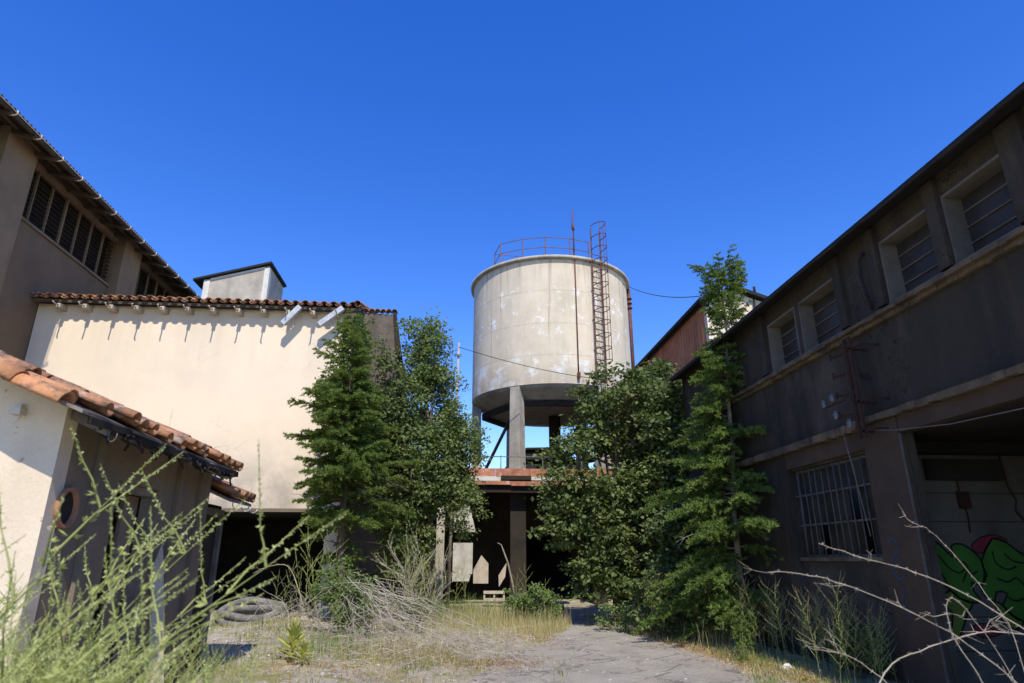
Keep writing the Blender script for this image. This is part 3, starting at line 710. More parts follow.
for st in [[(698, 272), (733, 314), (767, 329), (792, 314), (777, 359)], [(755, 287), (785, 299), (804, 332), (824, 324)], [(871, 260), (884, 299), (921, 319), (948, 309)], [(908, 267), (938, 292), (975, 299)], [(884, 346), (921, 359), (948, 346), (975, 371)], [(921, 408), (948, 420), (975, 411)], [(686, 309), (711, 334), (730, 371)]]:
    ribbon(mb, smooth([zoomw(p) for p in st], closed=False), 0.022, lambda q: (q[0], 8.928, q[1]))
tagp = [[(800,540),(788,541),(787,556),(799,556),(800,548),(794,548)], [(805,540),(820,540)], [(812,540),(812,557)], [(826,540),(826,557)], [(833,541),(846,541),(837,548),(847,551),(844,557),(833,557)]]
for st in tagp: ribbon(mb, [zoomw(p) for p in st], 0.009, lambda q: (q[0], 8.927, q[1]))
mb.build('graffiti_outline', M['sprayblack'], graf)
mb = MB()
sq = [(8.75, 1.78), (8.66, 1.86), (8.55, 1.80), (8.62, 1.66), (8.74, 1.55), (8.70, 1.38), (8.55, 1.36), (8.50, 1.50), (8.60, 1.62)]
ribbon(mb, smooth(sq, closed=False), 0.028, lambda q: (XR-0.104, q[0], q[1]))
mb.build('blue_scribble', M['sprayblue'], T); mb = MB()
ribbon(mb, smooth([(8.68, 1.28), (8.58, 1.18), (8.66, 1.05), (8.55, 0.92), (8.66, 0.85)], closed=False), 0.025, lambda q: (XR-0.104, q[0], q[1]))
bs = mb.build('blue_scribble', M['sprayblue'], T)
mb = MB(); mb.tube([(8.0,8.92,3.05),(8.02,8.92,2.6),(8.1,8.92,2.4),(8.05,8.92,2.25),(8.2,8.92,2.05)], 0.012, 5)
mb.build('conduit', M['darkrust'], T); mb = MB()
mb.tube([(7.25,8.92,2.68),(7.25,8.92,2.5),(7.3,8.92,2.2),(7.28,8.92,1.95)], 0.01, 5); mb.box(7.2,7.36,8.88,8.94,2.28,2.52); mb.build('conduit', M['darkrust'], T)
mb = MB(); mb.tube([(XR-0.03,8.2,5.95),(XR-0.08,8.25,5.85),(XR-0.09,8.28,5.6),(XR-0.06,8.27,5.3),(XR-0.04,8.24,5.05)], 0.022, 6); mb.build('drain_pipe', M['black'], T)
mb = MB(); mb.tube([(XR-0.16,8.98,3.45),(XR-0.2,8.7,3.36),(XR-0.22,8.0,3.22),(XR-0.24,7.0,3.1),(XR-0.24,6.0,3.06),(XR-0.2,4.6,3.12),(XR-0.18,3.6,3.2)], 0.006, 5)
tag(mb.build('loose_cable', M['palecable'], loc=(5.8, 6.5, 3.2)), 'pale loose cable sagging across the top of the wide opening on the right', 'cable')

BR = T = thing('insulator_bracket', 'rusty upright wall bracket with white insulators between the two ledges of the dark workshop', 'bracket', (5.7, 9.15, 3.2))
mb = MB(); mb.bar((5.72, 9.0, 3.22), (5.72, 9.0, 4.72), 0.03, 0.06); mb.bar((5.72, 9.12, 3.22), (5.72, 9.12, 4.72), 0.03, 0.06)
z = 3.3
while z < 4.6: mb.bar((5.72, 9.02, z), (5.72, 9.14, z+0.12), 0.02); z += 0.14
mb.build('post', M['darkrust'], T)
for z in (4.55, 3.75, 3.32):
    mb = MB(); mb.bar((5.72, 9.08, z), (5.998, 9.06, z), 0.035); mb.bar((5.72, 8.75, z-0.02), (5.998, 8.75, z-0.02), 0.03); mb.bar((5.72, 8.75, z-0.02), (5.72, 9.02, z-0.01), 0.03); mb.build('wall_arm', M['darkrust'], T)
for z in (4.5, 4.2, 3.9, 3.6):
    mb = MB(); mb.bar((5.70, 9.2, z), (5.62, 9.36, z), 0.03); mb.bar((5.62, 9.36, z-0.04), (5.62, 9.36, z+0.06), 0.025); mb.build('hook', M['darkrust'], T)
for (px, py, pz) in ((5.62, 9.72, 3.86), (5.62, 9.48, 3.90), (5.6, 9.42, 3.62), (5.55, 9.05, 3.42)):
    mb = MB(); mb.tube([(px, py, pz-0.06), (px, py, pz-0.03), (px, py, pz-0.02), (px, py, pz+0.02), (px, py, pz+0.03), (px, py, pz+0.07)], [0.015, 0.04, 0.028, 0.045, 0.03, 0.02], 10)
    mb.build('insulator', M['porcelain'], T)
mb = MB(); mb.bar((5.62, 9.2, 3.80), (5.62, 9.72, 3.80), 0.022); mb.bar((5.6, 9.2, 3.56), (5.6, 9.42, 3.56), 0.02); mb.build('crossarm', M['darkrust'], T)
mb = MB(); mb.tube([(5.7, 9.5, 3.45), (5.78, 9.52, 2.9), (5.86, 9.55, 2.3), (5.9, 9.55, 1.9)], 0.007, 5); mb.build('hanging_wire', M['palecable'], T)

BR.location.y -= 0.45
# ---------------------------------------------------------------- red and cream building beyond
T = thing('red_clad_building', 'far building with rusty red side cladding and a cream gable behind the dark workshop', 'building', (8, 17.5, 0))
mb = MB(); mb.prism([(7.35, 17.5, 0), (11.5, 17.5, 0), (11.5, 17.5, 8.25), (8.35, 17.5, 9.32), (7.35, 17.5, 8.98)], (0, 0.2, 0)); mb.build('gable_wall', M['cream'], T)
mb = MB(); yy = 17.71; k = 0
while yy < 33: mb.box(7.33-(0.02 if k % 2 else 0), 7.5, yy, yy+0.12, 5.2, 8.93); yy += 0.12; k += 1
mb.build('side_cladding', M['redsheet'], T)
mb = MB(); mb.box(7.34, 7.5, 17.71, 33, 0, 5.19); mb.build('base_wall', M['interior'], T)
mb = MB(); mb.prism([(7.1, 17.3, 8.94), (8.35, 17.3, 9.36), (11.8, 17.3, 8.18), (11.8, 17.3, 8.28), (8.35, 17.3, 9.47), (7.1, 17.3, 9.05)], (0, 16, 0)); mb.build('roof', M['black'], T)
mb = MB(); mb.tube([(8.85, 17.42, 9.1), (8.85, 17.42, 8.6), (8.75, 17.42, 8.45), (8.75, 17.42, 6)], 0.035, 6); mb.tube([(8.95,17.5,9.3),(8.95,17.5,9.55)], 0.04, 6); mb.build('flue_pipe', M['black'], T)

# ---------------------------------------------------------------- water tower
CX, CY, RT = 4.39, 29.75, 3.83
T = thing('water_tower', 'round concrete water tower with rusty caged ladder and thin rooftop railing', 'water tower', (CX, CY, 0))
def rev(mb, prof, n=72):
    i = len(mb.v)
    for r, z in prof:
        for k in range(n): a = 2*PI*k/n; mb.v.append((CX+r*math.sin(a), CY-r*math.cos(a), z))
    for q in range(len(prof)-1):
        for k in range(n):
            k2 = (k+1) % n; mb.f.append((i+q*n+k, i+q*n+k2, i+(q+1)*n+k2, i+(q+1)*n+k)); mb.sm.append(abs(prof[q][0]-prof[q+1][0]) < 0.02)
mb = MB(); rev(mb, [(RT, 8.62), (RT, 14.42)], 96); mb.build('tank', M['tank'], T)
mb = MB(); rev(mb, [(RT+0.004, 14.40), (RT+0.16, 14.43), (RT+0.16, 14.56), (RT-0.05, 14.62), (1.5, 14.8), (0.01, 14.85)]); mb.build('tank_roof', M['concrete'], T)
mb = MB(); rev(mb, [(RT-0.003, 8.615), (RT-0.10, 8.50), (RT-0.75, 8.10), (2.2, 8.0), (0.05, 8.0)]); mb.build('tank_underside', M['concrete'], T)
def rim(a, r, z): return (CX+r*math.sin(math.radians(a)), CY-r*math.cos(math.radians(a)), z)
for k in range(6):
    a = -33+60*k
    mb = MB(); s, c = math.sin(math.radians(a)), math.cos(math.radians(a))
    def q(rr, t, z): return (CX+rr*s+t*c, CY-rr*c+t*s, z)
    for (z0, w0, d0, z1, w1, d1) in ((4.55, 0.27, 0.5, 8.05, 0.23, 0.42), (8.05, 0.23, 0.42, 8.7, 0.22, 0.5)):
        ro = RT-0.02
        L = [q(ro, -w0, z0), q(ro, w0, z0), q(ro-d0, w0, z0), q(ro-d0, -w0, z0)]; H = [q(ro, -w1, z1), q(ro, w1, z1), q(ro-d1, w1, z1), q(ro-d1, -w1, z1)]
        i = len(mb.v); mb.v += L+H
        for f in ((0,1,5,4),(1,2,6,5),(2,3,7,6),(3,0,4,7),(0,3,2,1),(4,5,6,7)): mb.f.append(tuple(i+e for e in f)); mb.sm.append(False)
    mb.build('leg', M['concrete'], T)
    if k != 0:
        pass
for (a1, a2) in ((-33, -93), (27, 87), (147, 207)):
    mb = MB(); mb.bar(rim(a1, RT-0.4, 8.0), rim(a2, RT-0.4, 4.9), 0.09, 0.12); mb.build('brace', M['darkconc'], T)
for k in range(6):
    mb = MB(); mb.bar(rim(-33+60*k+3, RT-0.35, 6.3) if k in (2, 3) else rim(-33+60*k+3, RT-0.55, 7.95), rim(27+60*k-3, RT-0.35, 6.3) if k in (2, 3) else rim(27+60*k-3, RT-0.55, 7.95), 0.16, 0.22); mb.build('ring_beam', M['darkconc'], T)
mb = MB(); mb.tube([(CX+0.1, CY, 4.6), (CX+0.1, CY, 8.4)], 0.28, 16); mb.build('riser_pipe', M['darkconc'], T)
# rooftop railing
rail = [rim(-118, 3.5, 0), rim(-80, 3.5, 0), rim(-52, 3.5, 0), rim(-33, 3.5, 0), rim(-8, 3.5, 0), rim(8, 3.45, 0), rim(20, 3.5, 0)]
back = [rim(180+a, 3.4, 0) for a in (-45, -15, 15, 45)]
mb = MB()
def post(p, h=1.15): mb.bar((p[0], p[1], 14.58), (p[0], p[1], 14.62+h), 0.045)
P_ = [(1.72, 27.3), (2.7, 26.75), (3.75, 26.45), (4.9, 26.5), (5.85, 26.8)]
Q_ = [(1.5, 28.4), (3.75, 28.7), (5.9, 28.9)]
for p in P_+Q_: post(p)
for row in (P_, Q_, [P_[0], Q_[0]]):
    for a, b in zip(row, row[1:]):
        for h in (0.2, 0.66, 1.17): mb.bar((a[0], a[1], 14.6+h), (b[0], b[1], 14.6+h), 0.028)
mb.build('railing', M['rustpink'], T)
mb = MB(); mb.tube([(5.07, 26.4, 14.6), (5.07, 26.4, 16.2), (5.07, 26.4, 17.3)], [0.045, 0.03, 0.02], 6); mb.tube([(5.07, 26.4, 16.15), (5.07, 26.4, 16.45)], 0.06, 6)
mb.tube([(5.0,26.4,16.2),(4.97,26.4,17.1)], 0.012, 4); mb.box(4.8,5.1,26.2,26.5,14.6,14.68); mb.build('mast', M['rust'], T)
# ladder with cage
LA = 24.5; lad = Vector(rim(LA, RT+0.14, 0)); tn = Vector((math.cos(math.radians(LA)), math.sin(math.radians(LA)), 0)); on = Vector((math.sin(math.radians(LA)), -math.cos(math.radians(LA)), 0))
mb = MB()
for s in (-1, 1):
    p = lad+tn*(0.25*s); mb.bar((p.x, p.y, 8.75), (p.x, p.y, 16.1), 0.06, 0.04)
z = 8.9
while z < 15.0:
    a = lad-tn*0.25; b = lad+tn*0.25; mb.bar((a.x, a.y, z), (b.x, b.y, z), 0.025); z += 0.28
z = 8.8
while z < 14.5:
    for s in (-1, 1):
        a = lad+tn*(0.25*s); b = a-on*0.16; mb.bar((a.x, a.y, z), (b.x, b.y, z), 0.03)
    z += 1.4
lo = mb.build('ladder', M['rust'], T)
mb = MB(); z = 9.6
def hoop(z): return [lad+tn*(0.25*math.cos(t)*(1+0.35*math.sin(t)))+on*(0.68*math.sin(t)) + Vector((0,0,z)) for t in [PI*k/9 for k in range(10)]]
hp = []
while z < 16.3:
    h = hoop(z); hp.append(h); mb.tube(h, 0.02, 5); z += 0.60
for k in (3, 5, 6):
    mb.tube([h[k] for h in hp], 0.013, 4)
mb.build('ladder_cage', M['rust'], lo)
# pipe and conduit on the shell
mb = MB(); pa = Vector(rim(9, RT+0.05, 0)); mb.tube([(pa.x, pa.y, 8.95), (pa.x, pa.y, 14.75)], 0.028, 6); mb.box(pa.x-0.06, pa.x+0.06, pa.y-0.1, pa.y+0.03, 8.85, 9.1); mb.build('conduit', M['rust'], T)
mb = MB(); pa = Vector(rim(80, RT+0.12, 0)); mb.tube([(pa.x, pa.y, 8.2), (pa.x, pa.y, 14.4)], 0.09, 8)
for z in (13.4, 13.65, 13.9): mb.tube([(pa.x, pa.y, z-0.03), (pa.x, pa.y, z+0.03)], 0.15, 8)
mb.build('downpipe', M['rust'], T)

# ---------------------------------------------------------------- open shed beneath the tower
T = thing('open_shed', 'dark open-fronted concrete shed with a rusty edged canopy beneath the water tower', 'shed', (1.5, 25.3, 0))
mb = MB(); mb.box(-3.4, 7.2, 25.9, 34.5, 4.32, 4.54); mb.build('roof_slab', M['darkconc'], T)
mb = MB()
x = -0.25
while x < 6.4:
    x2 = x+U(0.5, 1.1); mb.box(x, x2-0.01, 25.86+U(-.01,.01), 25.895, 4.70+U(-.02,.01), 5.02); x = x2
mb.build('rusty_fascia', M['rustorange'], T)
mb = MB(); mb.box(-0.2, 2.0, 25.83, 25.893, 4.52, 4.69); mb.box(2.75, 6.3, 25.83, 25.893, 4.56, 4.69); mb.build('white_flashing', M['white'], T)
mb = MB(); mb.prism([(-3.3, 24.9, 4.36), (6.9, 24.9, 4.36), (6.9, 25.85, 4.50), (-3.3, 25.85, 4.50)], (0, 0, 0.03)); mb.build('canopy', M['darkconc'], T)
mb = MB(); x = -3.2
while x < 6.8:
    x2 = x+U(0.35, 1.0)
    z0 = U(4.20, 4.28); mb.box(x, x2-0.012, 24.86, 24.895, z0, 4.40+U(0,.02)); x = x2
mb.build('rusty_gutter', M['rustorange'], T)
mb = MB(); mb.box(-3.3, 6.8, 25.0, 25.2, 4.0, 4.3); mb.box(1.7, 2.9, 25.7, 26.3, 4.56, 4.72); mb.build('beam', M['darkconc'], T)
mb = MB()
for xx in (0.35, 1.7, 3.4, 5.0): mb.tube([(xx, 25.95, 4.7), (xx, 25.95, 5.55)], 0.02, 5)
mb.tube([(0.2, 25.95, 5.5), (5.2, 25.95, 5.5)], 0.018, 5); mb.build('railing', M['steel'], T)
for (x0, x1, y0, mm) in ((2.05, 2.65, 25.5, 'darkconc'), (5.2, 5.7, 25.3, 'darkconc'), (-0.75, -0.45, 24.9, 'concrete'), (-3.35, -2.95, 24.9, 'concrete')):
    mb = MB(); mb.box(x0, x1, y0, y0+0.4, -0.1, 4.3); mb.build('column', M[mm], T)
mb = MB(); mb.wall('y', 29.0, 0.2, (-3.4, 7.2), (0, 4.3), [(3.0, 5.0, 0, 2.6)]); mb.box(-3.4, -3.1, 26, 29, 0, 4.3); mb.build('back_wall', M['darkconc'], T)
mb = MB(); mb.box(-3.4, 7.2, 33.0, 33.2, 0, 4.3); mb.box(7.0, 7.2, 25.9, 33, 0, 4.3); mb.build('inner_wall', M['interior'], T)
# white cladding and pale panels at left front, cut to sunlit patch outlines
def sheet(pts, y=25.36, mat='grimywhite', name='sunlit_cladding_shape'):
    mb = MB(); mb.prism([(p[0], y, p[1]) for p in pts], (0, 0.03, 0)); return mb.build(name, M[mat], T)
M['grimywhite'] = surf('grimy_white_sheet', (0.60,0.57,0.49), (0.40,0.37,0.30), 2.5, 0.5, (0.2,0.17,0.13), 0.12, 0.3)
sheet([(-0.12, 2.55), (0.72, 2.55), (0.42, 3.75), (-0.12, 3.95)])
sheet([(-0.12, 1.15), (0.28, 1.05), (0.62, 1.05), (0.62, 2.16), (-0.12, 2.16)])
sheet([(-0.12, 0.8), (0.5, 0.8), (0.55, 1.03), (-0.12, 1.12)], 25.33)
sheet([(0.66, 0.72), (1.22, 0.72), (1.22, 1.42), (0.95, 1.72), (0.66, 1.2)], 25.46, 'palewood', 'sunlit_panel_shape')  # outline of a sunlit concrete area, modelled as a pale panel
sheet([(1.62, 0.6), (1.85, 0.95), (1.9, 1.45), (1.6, 1.0)], 25.42, 'palewood', 'sunlit_panel_shape')
mb = MB(); mb.bar((0.5, 25.5, 3.85), (-0.1, 25.5, 3.85), 0.08, 0.04); mb.bar((0.7, 25.1, 4.12), (1.05, 25.1, 4.08), 0.05); mb.build('loose_batten', M['white'], T)
T = thing('broken_crate', 'small pale slatted crate lying in the dark shed beneath the sunlit patch panel', 'crate', (1.4, 24.4, 0))
mb = MB()
for z in (0.18, 0.42): mb.box(1.0, 1.75, 24.2, 24.23, z, z+0.10)
for xx in (1.0, 1.35, 1.69): mb.box(xx, xx+0.06, 24.235, 24.27, 0.1, 0.52)
mb.build('slats', M['palewood'], T); mb = MB(); mb.box(1.0, 1.75, 24.28, 24.8, 0.12, 0.16); mb.build('base', M['palewood'], T)
T = thing('plank_trestle', 'pale plank lying on dark blocks in front of the shed, left of the broadleaf tree', 'plank', (3.0, 20.5, 0))
mb = MB(); mb.box(2.2, 3.35, 20.0, 20.5, 0.34, 0.39); mb.build('plank', M['palewood'], T)
mb = MB(); mb.box(2.4, 2.6, 20.1, 20.45, 0, 0.338); mb.box(3.0, 3.2, 20.1, 20.45, 0, 0.338); mb.build('block', M['darkconc'], T)

T = thing('gable_barn', 'dark gabled roof seen between the legs of the water tower', 'barn', (6, 40, 0))
mb = MB(); mb.prism([(1.8, 40, 0), (10, 40, 0), (10, 40, 5.6), (6, 40, 8.0), (4.2, 40, 7.9), (1.8, 40, 5.7)], (0, 12, 0)); mb.build('wall', M['black'], T)
mb = MB(); mb.prism([(1.5, 39.8, 5.5), (4.2, 39.8, 8.05), (6, 39.8, 8.1), (10.3, 39.8, 5.6), (10.3, 39.8, 5.7), (6, 39.8, 8.22), (4.2, 39.8, 8.17), (1.5, 39.8, 5.62)], (0, 12.4, 0)); mb.build('roof', M['black'], T)

# pole and cables
T = thing('utility_pole', 'slim pale pole with small brackets just left of the water tower', 'pole', (-0.11, 25, 0))
mb = MB(); mb.tube([(-0.26, 25, 0), (-0.11, 25, 9.99)], [0.07, 0.035], 8); mb.build('pole', M['concrete'], T)
mb = MB(); mb.box(-0.23, 0.01, 24.9, 24.96, 9.39, 9.47); mb.build('bracket', M['steel'], T)
def cable(a, b, sag, r, label):
    a = Vector(a); b = Vector(b); mb = MB()
    mb.tube([a.lerp(b, t/20)-Vector((0,0,sag*4*(t/20)*(1-t/20))) for t in range(21)], r, 5)
    tag(mb.build('overhead_cable', M['cable'], loc=tuple(a)), label, 'cable')
cable((-0.11, 24.95, 9.79), (6.6, 25.4, 8.6), 0.2, 0.014, 'thin dark cable crossing the front of the tank from the slim pole')
cable((7.6, 28.3, 14.5), (8.2, 17.6, 9.45), 0.5, 0.016, 'thin cable from the tank top down to the red building gable')
cable((-0.11, 25.05, 9.74), (-3.4, 24, 8.6), 0.2, 0.012, 'short thin cable from the slim pole towards the cream building')

# ---------------------------------------------------------------- hose coil, stones
T = thing('hose_coil', 'coiled grey corrugated hose lying in the mouth of the dark opening', 'hose', (-5.1, 17.6, 0))
for k, (r, z) in enumerate(((0.80, 0.0), (0.62, 0.01), (0.76, 0.15), (0.58, 0.17), (0.70, 0.30))):
    mb = MB(); pts = []; rad = []
    for t in range(97):
        a = 2*PI*t/96; pts.append((-5.05+U(-.005,.005)+r*math.cos(a)*1.05, 17.9+r*math.sin(a)*0.8-z*0.3, z*0.8+0.10+hz(-5.2, 17.9)+r*0.22*math.sin(a)+0.03*math.sin(3*a+k*2))); rad.append(0.085+0.008*(t % 2))
    mb.tube(pts, rad, 8); mb.build('loop', M['hose'], T)

def rock(mb, c, s, rot=0):
    i = len(mb.v); n1, n2 = 5, 7
    pts = []
    for a in range(n1):
        th_ = PI*(a+0.5)/n1
        for b in range(n2):
            ph = 2*PI*b/n2+rot; k = s*U(0.7, 1.15)
            pts.append((c[0]+k*math.sin(th_)*math.cos(ph), c[1]+k*math.sin(th_)*math.sin(ph)*0.8, c[2]+k*math.cos(th_)*0.55))
    mb.v += pts
    for a in range(n1-1):
        for b in range(n2):
            b2 = (b+1) % n2; mb.f.append((i+a*n2+b, i+a*n2+b2, i+(a+1)*n2+b2, i+(a+1)*n2+b)); mb.sm.append(False)
    mb.f.append(tuple(i+b for b in range(n2-1, -1, -1))); mb.f.append(tuple(i+(n1-1)*n2+b for b in range(n2))); mb.sm += [False, False]
for (x, y, s, lab) in ((5.0, 10.3, 0.10, 'white rubble lump at the right edge of the path, nearest the camera'),
                       (5.25, 12.6, 0.11, 'white rubble lump beside the seeding weeds at the foot of the workshop'),
                       (-3.6, 17.0, 0.16, 'pale stone beside the coiled hose'),
                       (-3.3, 16.4, 0.10, 'small pale stone in front of the larger one by the hose')):
    mb = MB(); rock(mb, (x, y, hz(x, y)+s*0.35), s); tag(mb.build('rubble_stone', M['white'] if x > 0 else M['stone'], loc=(x, y, 0)), lab, 'stone')
mb = MB()
for k in range(1500):
    if R() < 0.55: x, y = random.gauss(-3.0, 1.6), random.gauss(14, 2.8)
    else: x, y = U(-4, 5.4), U(8, 19)
    rock(mb, (x, y, hz(x, y)+0.005), U(0.012, 0.035))
tag(mb.build('gravel', M['stone']), 'loose pale gravel and rubble chips scattered over the yard', 'gravel', kind='stuff')

# ---------------------------------------------------------------- vegetation
def leafquad(mb, c, n, up, L, W):
    """bent pointed leaf (two halves) at c"""
    t = up; s = n.cross(t)
    if s.length < 1e-4: return
    s.normalize(); nn = t.cross(s)
    a = c; b = c+t*L*0.5+s*W*0.5+nn*L*0.06; e = c+t*L; d_ = c+t*L*0.5-s*W*0.5+nn*L*0.06
    i = len(mb.v); mb.v += [tuple(a), tuple(b), tuple(e), tuple(d_)]
    mb.f.append((i, i+1, i+2, i+3)); mb.sm.append(False)
def rv(): 
    while True:
        v = Vector((U(-1,1), U(-1,1), U(-1,1)))
        if 0.05 < v.length < 1: return v.normalized()

def broadleaf(name, label, cat, base, lobes, nclump, nleaf, lsize, mat, trunk_h, tr=0.12, bark='bark', csize=0.28, limbs=14, group=None, flat=0.5, gap=-0.1):
    T = thing(name, label, cat, base, group); B = Vector(base)
    tm = MB(); top = Vector((lobes[0][0], lobes[0][1], lobes[0][2]))
    pts = [B, B.lerp(top, 0.3)+Vector((U(-.1,.1),U(-.1,.1),0)), B.lerp(top, 0.65)+Vector((U(-.15,.15),U(-.1,.1),0)), top]
    tm.tube(pts, [tr*1.3, tr, tr*0.6, tr*0.2], 8)
    cm = MB(); cents = []
    tot = sum(l[3]*l[4]*l[5] for l in lobes)
    for l in lobes:
        n = int(nclump*l[3]*l[4]*l[5]/tot)+1; k = 0
        while k < n:
            v = rv()*(R()**0.42); p = Vector((l[0]+v.x*l[3], l[1]+v.y*l[4], l[2]+v.z*l[5])); k += 1
            q = noise.noise(p*0.9+Vector((B.x, 0, 0)))
            q += 0.6*noise.noise(p*2.3)
            if q < gap+U(-.08,.08): continue
            if p.z < 0.15: continue
            cents.append(p)
    for ci, c in enumerate(cents):
        if ci % max(1, len(cents)//limbs) == 0:
            t = U(0.25, 0.9); s = pts[0].lerp(pts[3], t)
            s = Vector((s.x, s.y, min(s.z, c.z+0.1)))
            m_ = s.lerp(c, 0.5)+Vector((0,0,U(0.0,.25))); tm.tube([s, m_, c], [tr*0.35, tr*0.2, 0.01], 5)
        elif ci % 5 == 0:
            o = cents[random.randrange(len(cents))]
            if (o-c).length < 0.9: tm.tube([o, c], [0.012, 0.006], 3, False)
        ax_ = rv(); ax_.z = abs(ax_.z)*0.4; cs = csize*U(0.6, 1.3)
        for k in range(int(nleaf*U(0.6, 1.3))):
            o_ = rv()*cs*(R()**0.5)*1.15; p = c+Vector((o_.x, o_.y, o_.z*flat))
            up = (rv()+Vector((0,0,-0.25))+(p-c).normalized()*0.6).normalized()
            nrm = (rv()*0.7+Vector((0,-0.25,1.0))).normalized()
            L = lsize*U(0.45, 1.35); leafquad(cm, p, nrm, up, L, L*U(0.6, 0.9))
    tm.build('trunk', M[bark], T); cm.build('crown', M[mat], T)
    return T

def conifer(name, label, base, H, prof, nbr, mat, bark, tip=0.0, seed=1, nl=0.055, barelow=0.0, dens=1.0, skip=None, lean=(0,0), droop=0.25, nw=0.011, topup=0, forks=(), tr0=0.10):
    random.seed(seed)
    T = thing(name, label, 'tree', base); B = Vector(base); tm = MB(); cm = MB()
    def tp(h): return B+Vector((lean[0]*h/H+0.04*math.sin(h*2.1), lean[1]*h/H+0.04*math.cos(h*1.7), h))
    tm.tube([tp(H*t/10) for t in range(11)], [tr0*(1-t/10.6)+0.012 for t in range(11)], 8)
    for b in range(nbr+len(forks)*3):
        f = ((b+R())/nbr)**0.9; ang = b*2.39996+U(-.4,.4)
        fk = forks[(b-nbr)//3] if b >= nbr else None
        if fk: f = fk[0]+U(-.03,.03); ang = math.atan2(fk[2]+U(-.2,.2), fk[1])
        h = H*(0.06+0.94*f)
        # length by height profile and side
        L = 0
        for (a, c) in zip(prof, prof[1:]):
            if a[0] <= f <= c[0]: t = (f-a[0])/(c[0]-a[0]+1e-9); L = a[1]+(c[1]-a[1])*t
        if fk: L = fk[3]*1.2
        dirx, diry = math.cos(ang), math.sin(ang)
        if skip and skip(f, dirx, diry): continue
        L *= (0.55+0.55*R())*(1+0.5*noise.noise((dirx*1.5, diry*1.5, h*0.8+seed))); bare = R() < barelow*(1-f*1.6)
        s = tp(h)
        if fk: bare = False
        rise = 1.5 if fk else U(-0.2, 0.45) if f < 0.8 else (U(0.5, 0.9) if not topup else U(0.5, topup))
        pts = []; n = 7
        for k in range(n+1):
            t = k/n; pts.append(s+Vector((dirx*L*t, diry*L*t, L*(rise*t-droop*1.6*t*t)+0.02*math.sin(5*t+b))))
        tm.tube(pts, [max(0.004, 0.022*(1-f*0.5)*(1-k/n)) for k in range(n+1)], 4, False)
        if bare:
            for k in range(5):
                q = pts[random.randrange(2, n)]; e = q+Vector((U(-.2,.2),U(-.2,.2),U(-.15,.1))); tm.tube([q, e], [0.006, 0.002], 3, False)
            continue
        side = Vector((-diry, dirx, 0)); fw = Vector((dirx, diry, 0))
        nt_ = max(5, int(L*17*dens))
        for k in range(nt_):
            t = 0.12+0.88*(k+R())/nt_; q = pts[int(t*n)].lerp(pts[min(n, int(t*n)+1)], t*n-int(t*n))
            tl = min(0.5, L*0.5)*(1.15-t)*U(0.5, 1.2)+0.06
            sd = 1 if k % 2 else -1
            dv = (side*sd*U(0.3,1)+fw*U(0.45,1.1)+Vector((0,0,U(-0.45,0.35)))).normalized()
            e = q+dv*tl+Vector((0,0,-tl*0.2))
            m_ = max(3, int(tl/0.028*dens))
            for j in range(m_):
                u = j/m_; c = q.lerp(e, u)
                for _ in range(4):
                    up = (dv*U(0.3,0.9)+rv()*0.8+Vector((0,0,0.15))).normalized()
                    a = c; nn = rv(); sw = up.cross(nn); sw.normalize(); LL = nl*U(0.6, 1.25)
                    i = len(cm.v); cm.v += [tuple(a-sw*nw), tuple(a+sw*nw), tuple(a+up*LL)]
                    cm.f.append((i, i+1, i+2)); cm.sm.append(False)
    tm.build('trunk', M[bark], T); cm.build('crown', M[mat], T)
    return T

# cedar in front of the dark workshop
conifer('cedar_tree', 'slender cedar with a forked top and bare lower trunk in front of the dark workshop', (5.62, 13.3, 0), 8.0,
        [(0, 1.6), (0.12, 2.1), (0.25, 1.9), (0.38, 1.7), (0.5, 1.25), (0.62, 1.05), (0.75, 0.7), (0.88, 0.55), (1.0, 0.55)], 210, 'needle', 'palebark', seed=5, barelow=0.25,
        skip=lambda f, dx, dy: 0.3 < f < 0.62 and dx > 0.05 and R() < 0.85 or f < 0.3 and dx > 0.4, lean=(0.45, 0), droop=0.20, dens=1.25, nw=0.012, nl=0.07, topup=1.9, forks=((0.90, -1.0, -0.2, 0.62), (0.91, 0.9, 0.3, 0.55), (0.86, -0.6, 0.5, 0.5), (0.94, -0.3, -0.8, 0.4)), tr0=0.065)
# fir in front of the cream building
conifer('fir_tree', 'dark fir with ragged layered branches in front of the right end of the cream wall', (-2.75, 17.0, 0.0), 8.0,
        [(0, 0.5), (0.2, 1.0), (0.28, 1.55), (0.42, 1.75), (0.55, 1.6), (0.68, 1.1), (0.8, 0.7), (0.93, 0.4), (1.0, 0.25)], 250, 'firneedle', 'bark', seed=9, barelow=0.6,
        skip=lambda f, dx, dy: f < 0.24 and R() < 0.65, lean=(-0.3, 0), droop=0.10, dens=1.25, nw=0.013, nl=0.075)
random.seed(21)
broadleaf('ivy_clad_tree', 'thin leafy tree with a bushy top beside the lamp arm on the cream wall', 'tree', (-2.9, 18.4, 0),
          [(-3.15, 18.4, 7.6, 0.55, 0.5, 1.4), (-3.4, 18.4, 6.0, 0.75, 0.6, 1.3), (-2.6, 18.6, 5.0, 0.8, 0.7, 1.4), (-2.0, 18.8, 5.6, 0.8, 0.6, 1.3), (-2.5, 18.6, 7.0, 0.5, 0.5, 1.0)], 520, 40, 0.10, 'leafivy', 3, 0.07, csize=0.22, gap=-0.3)
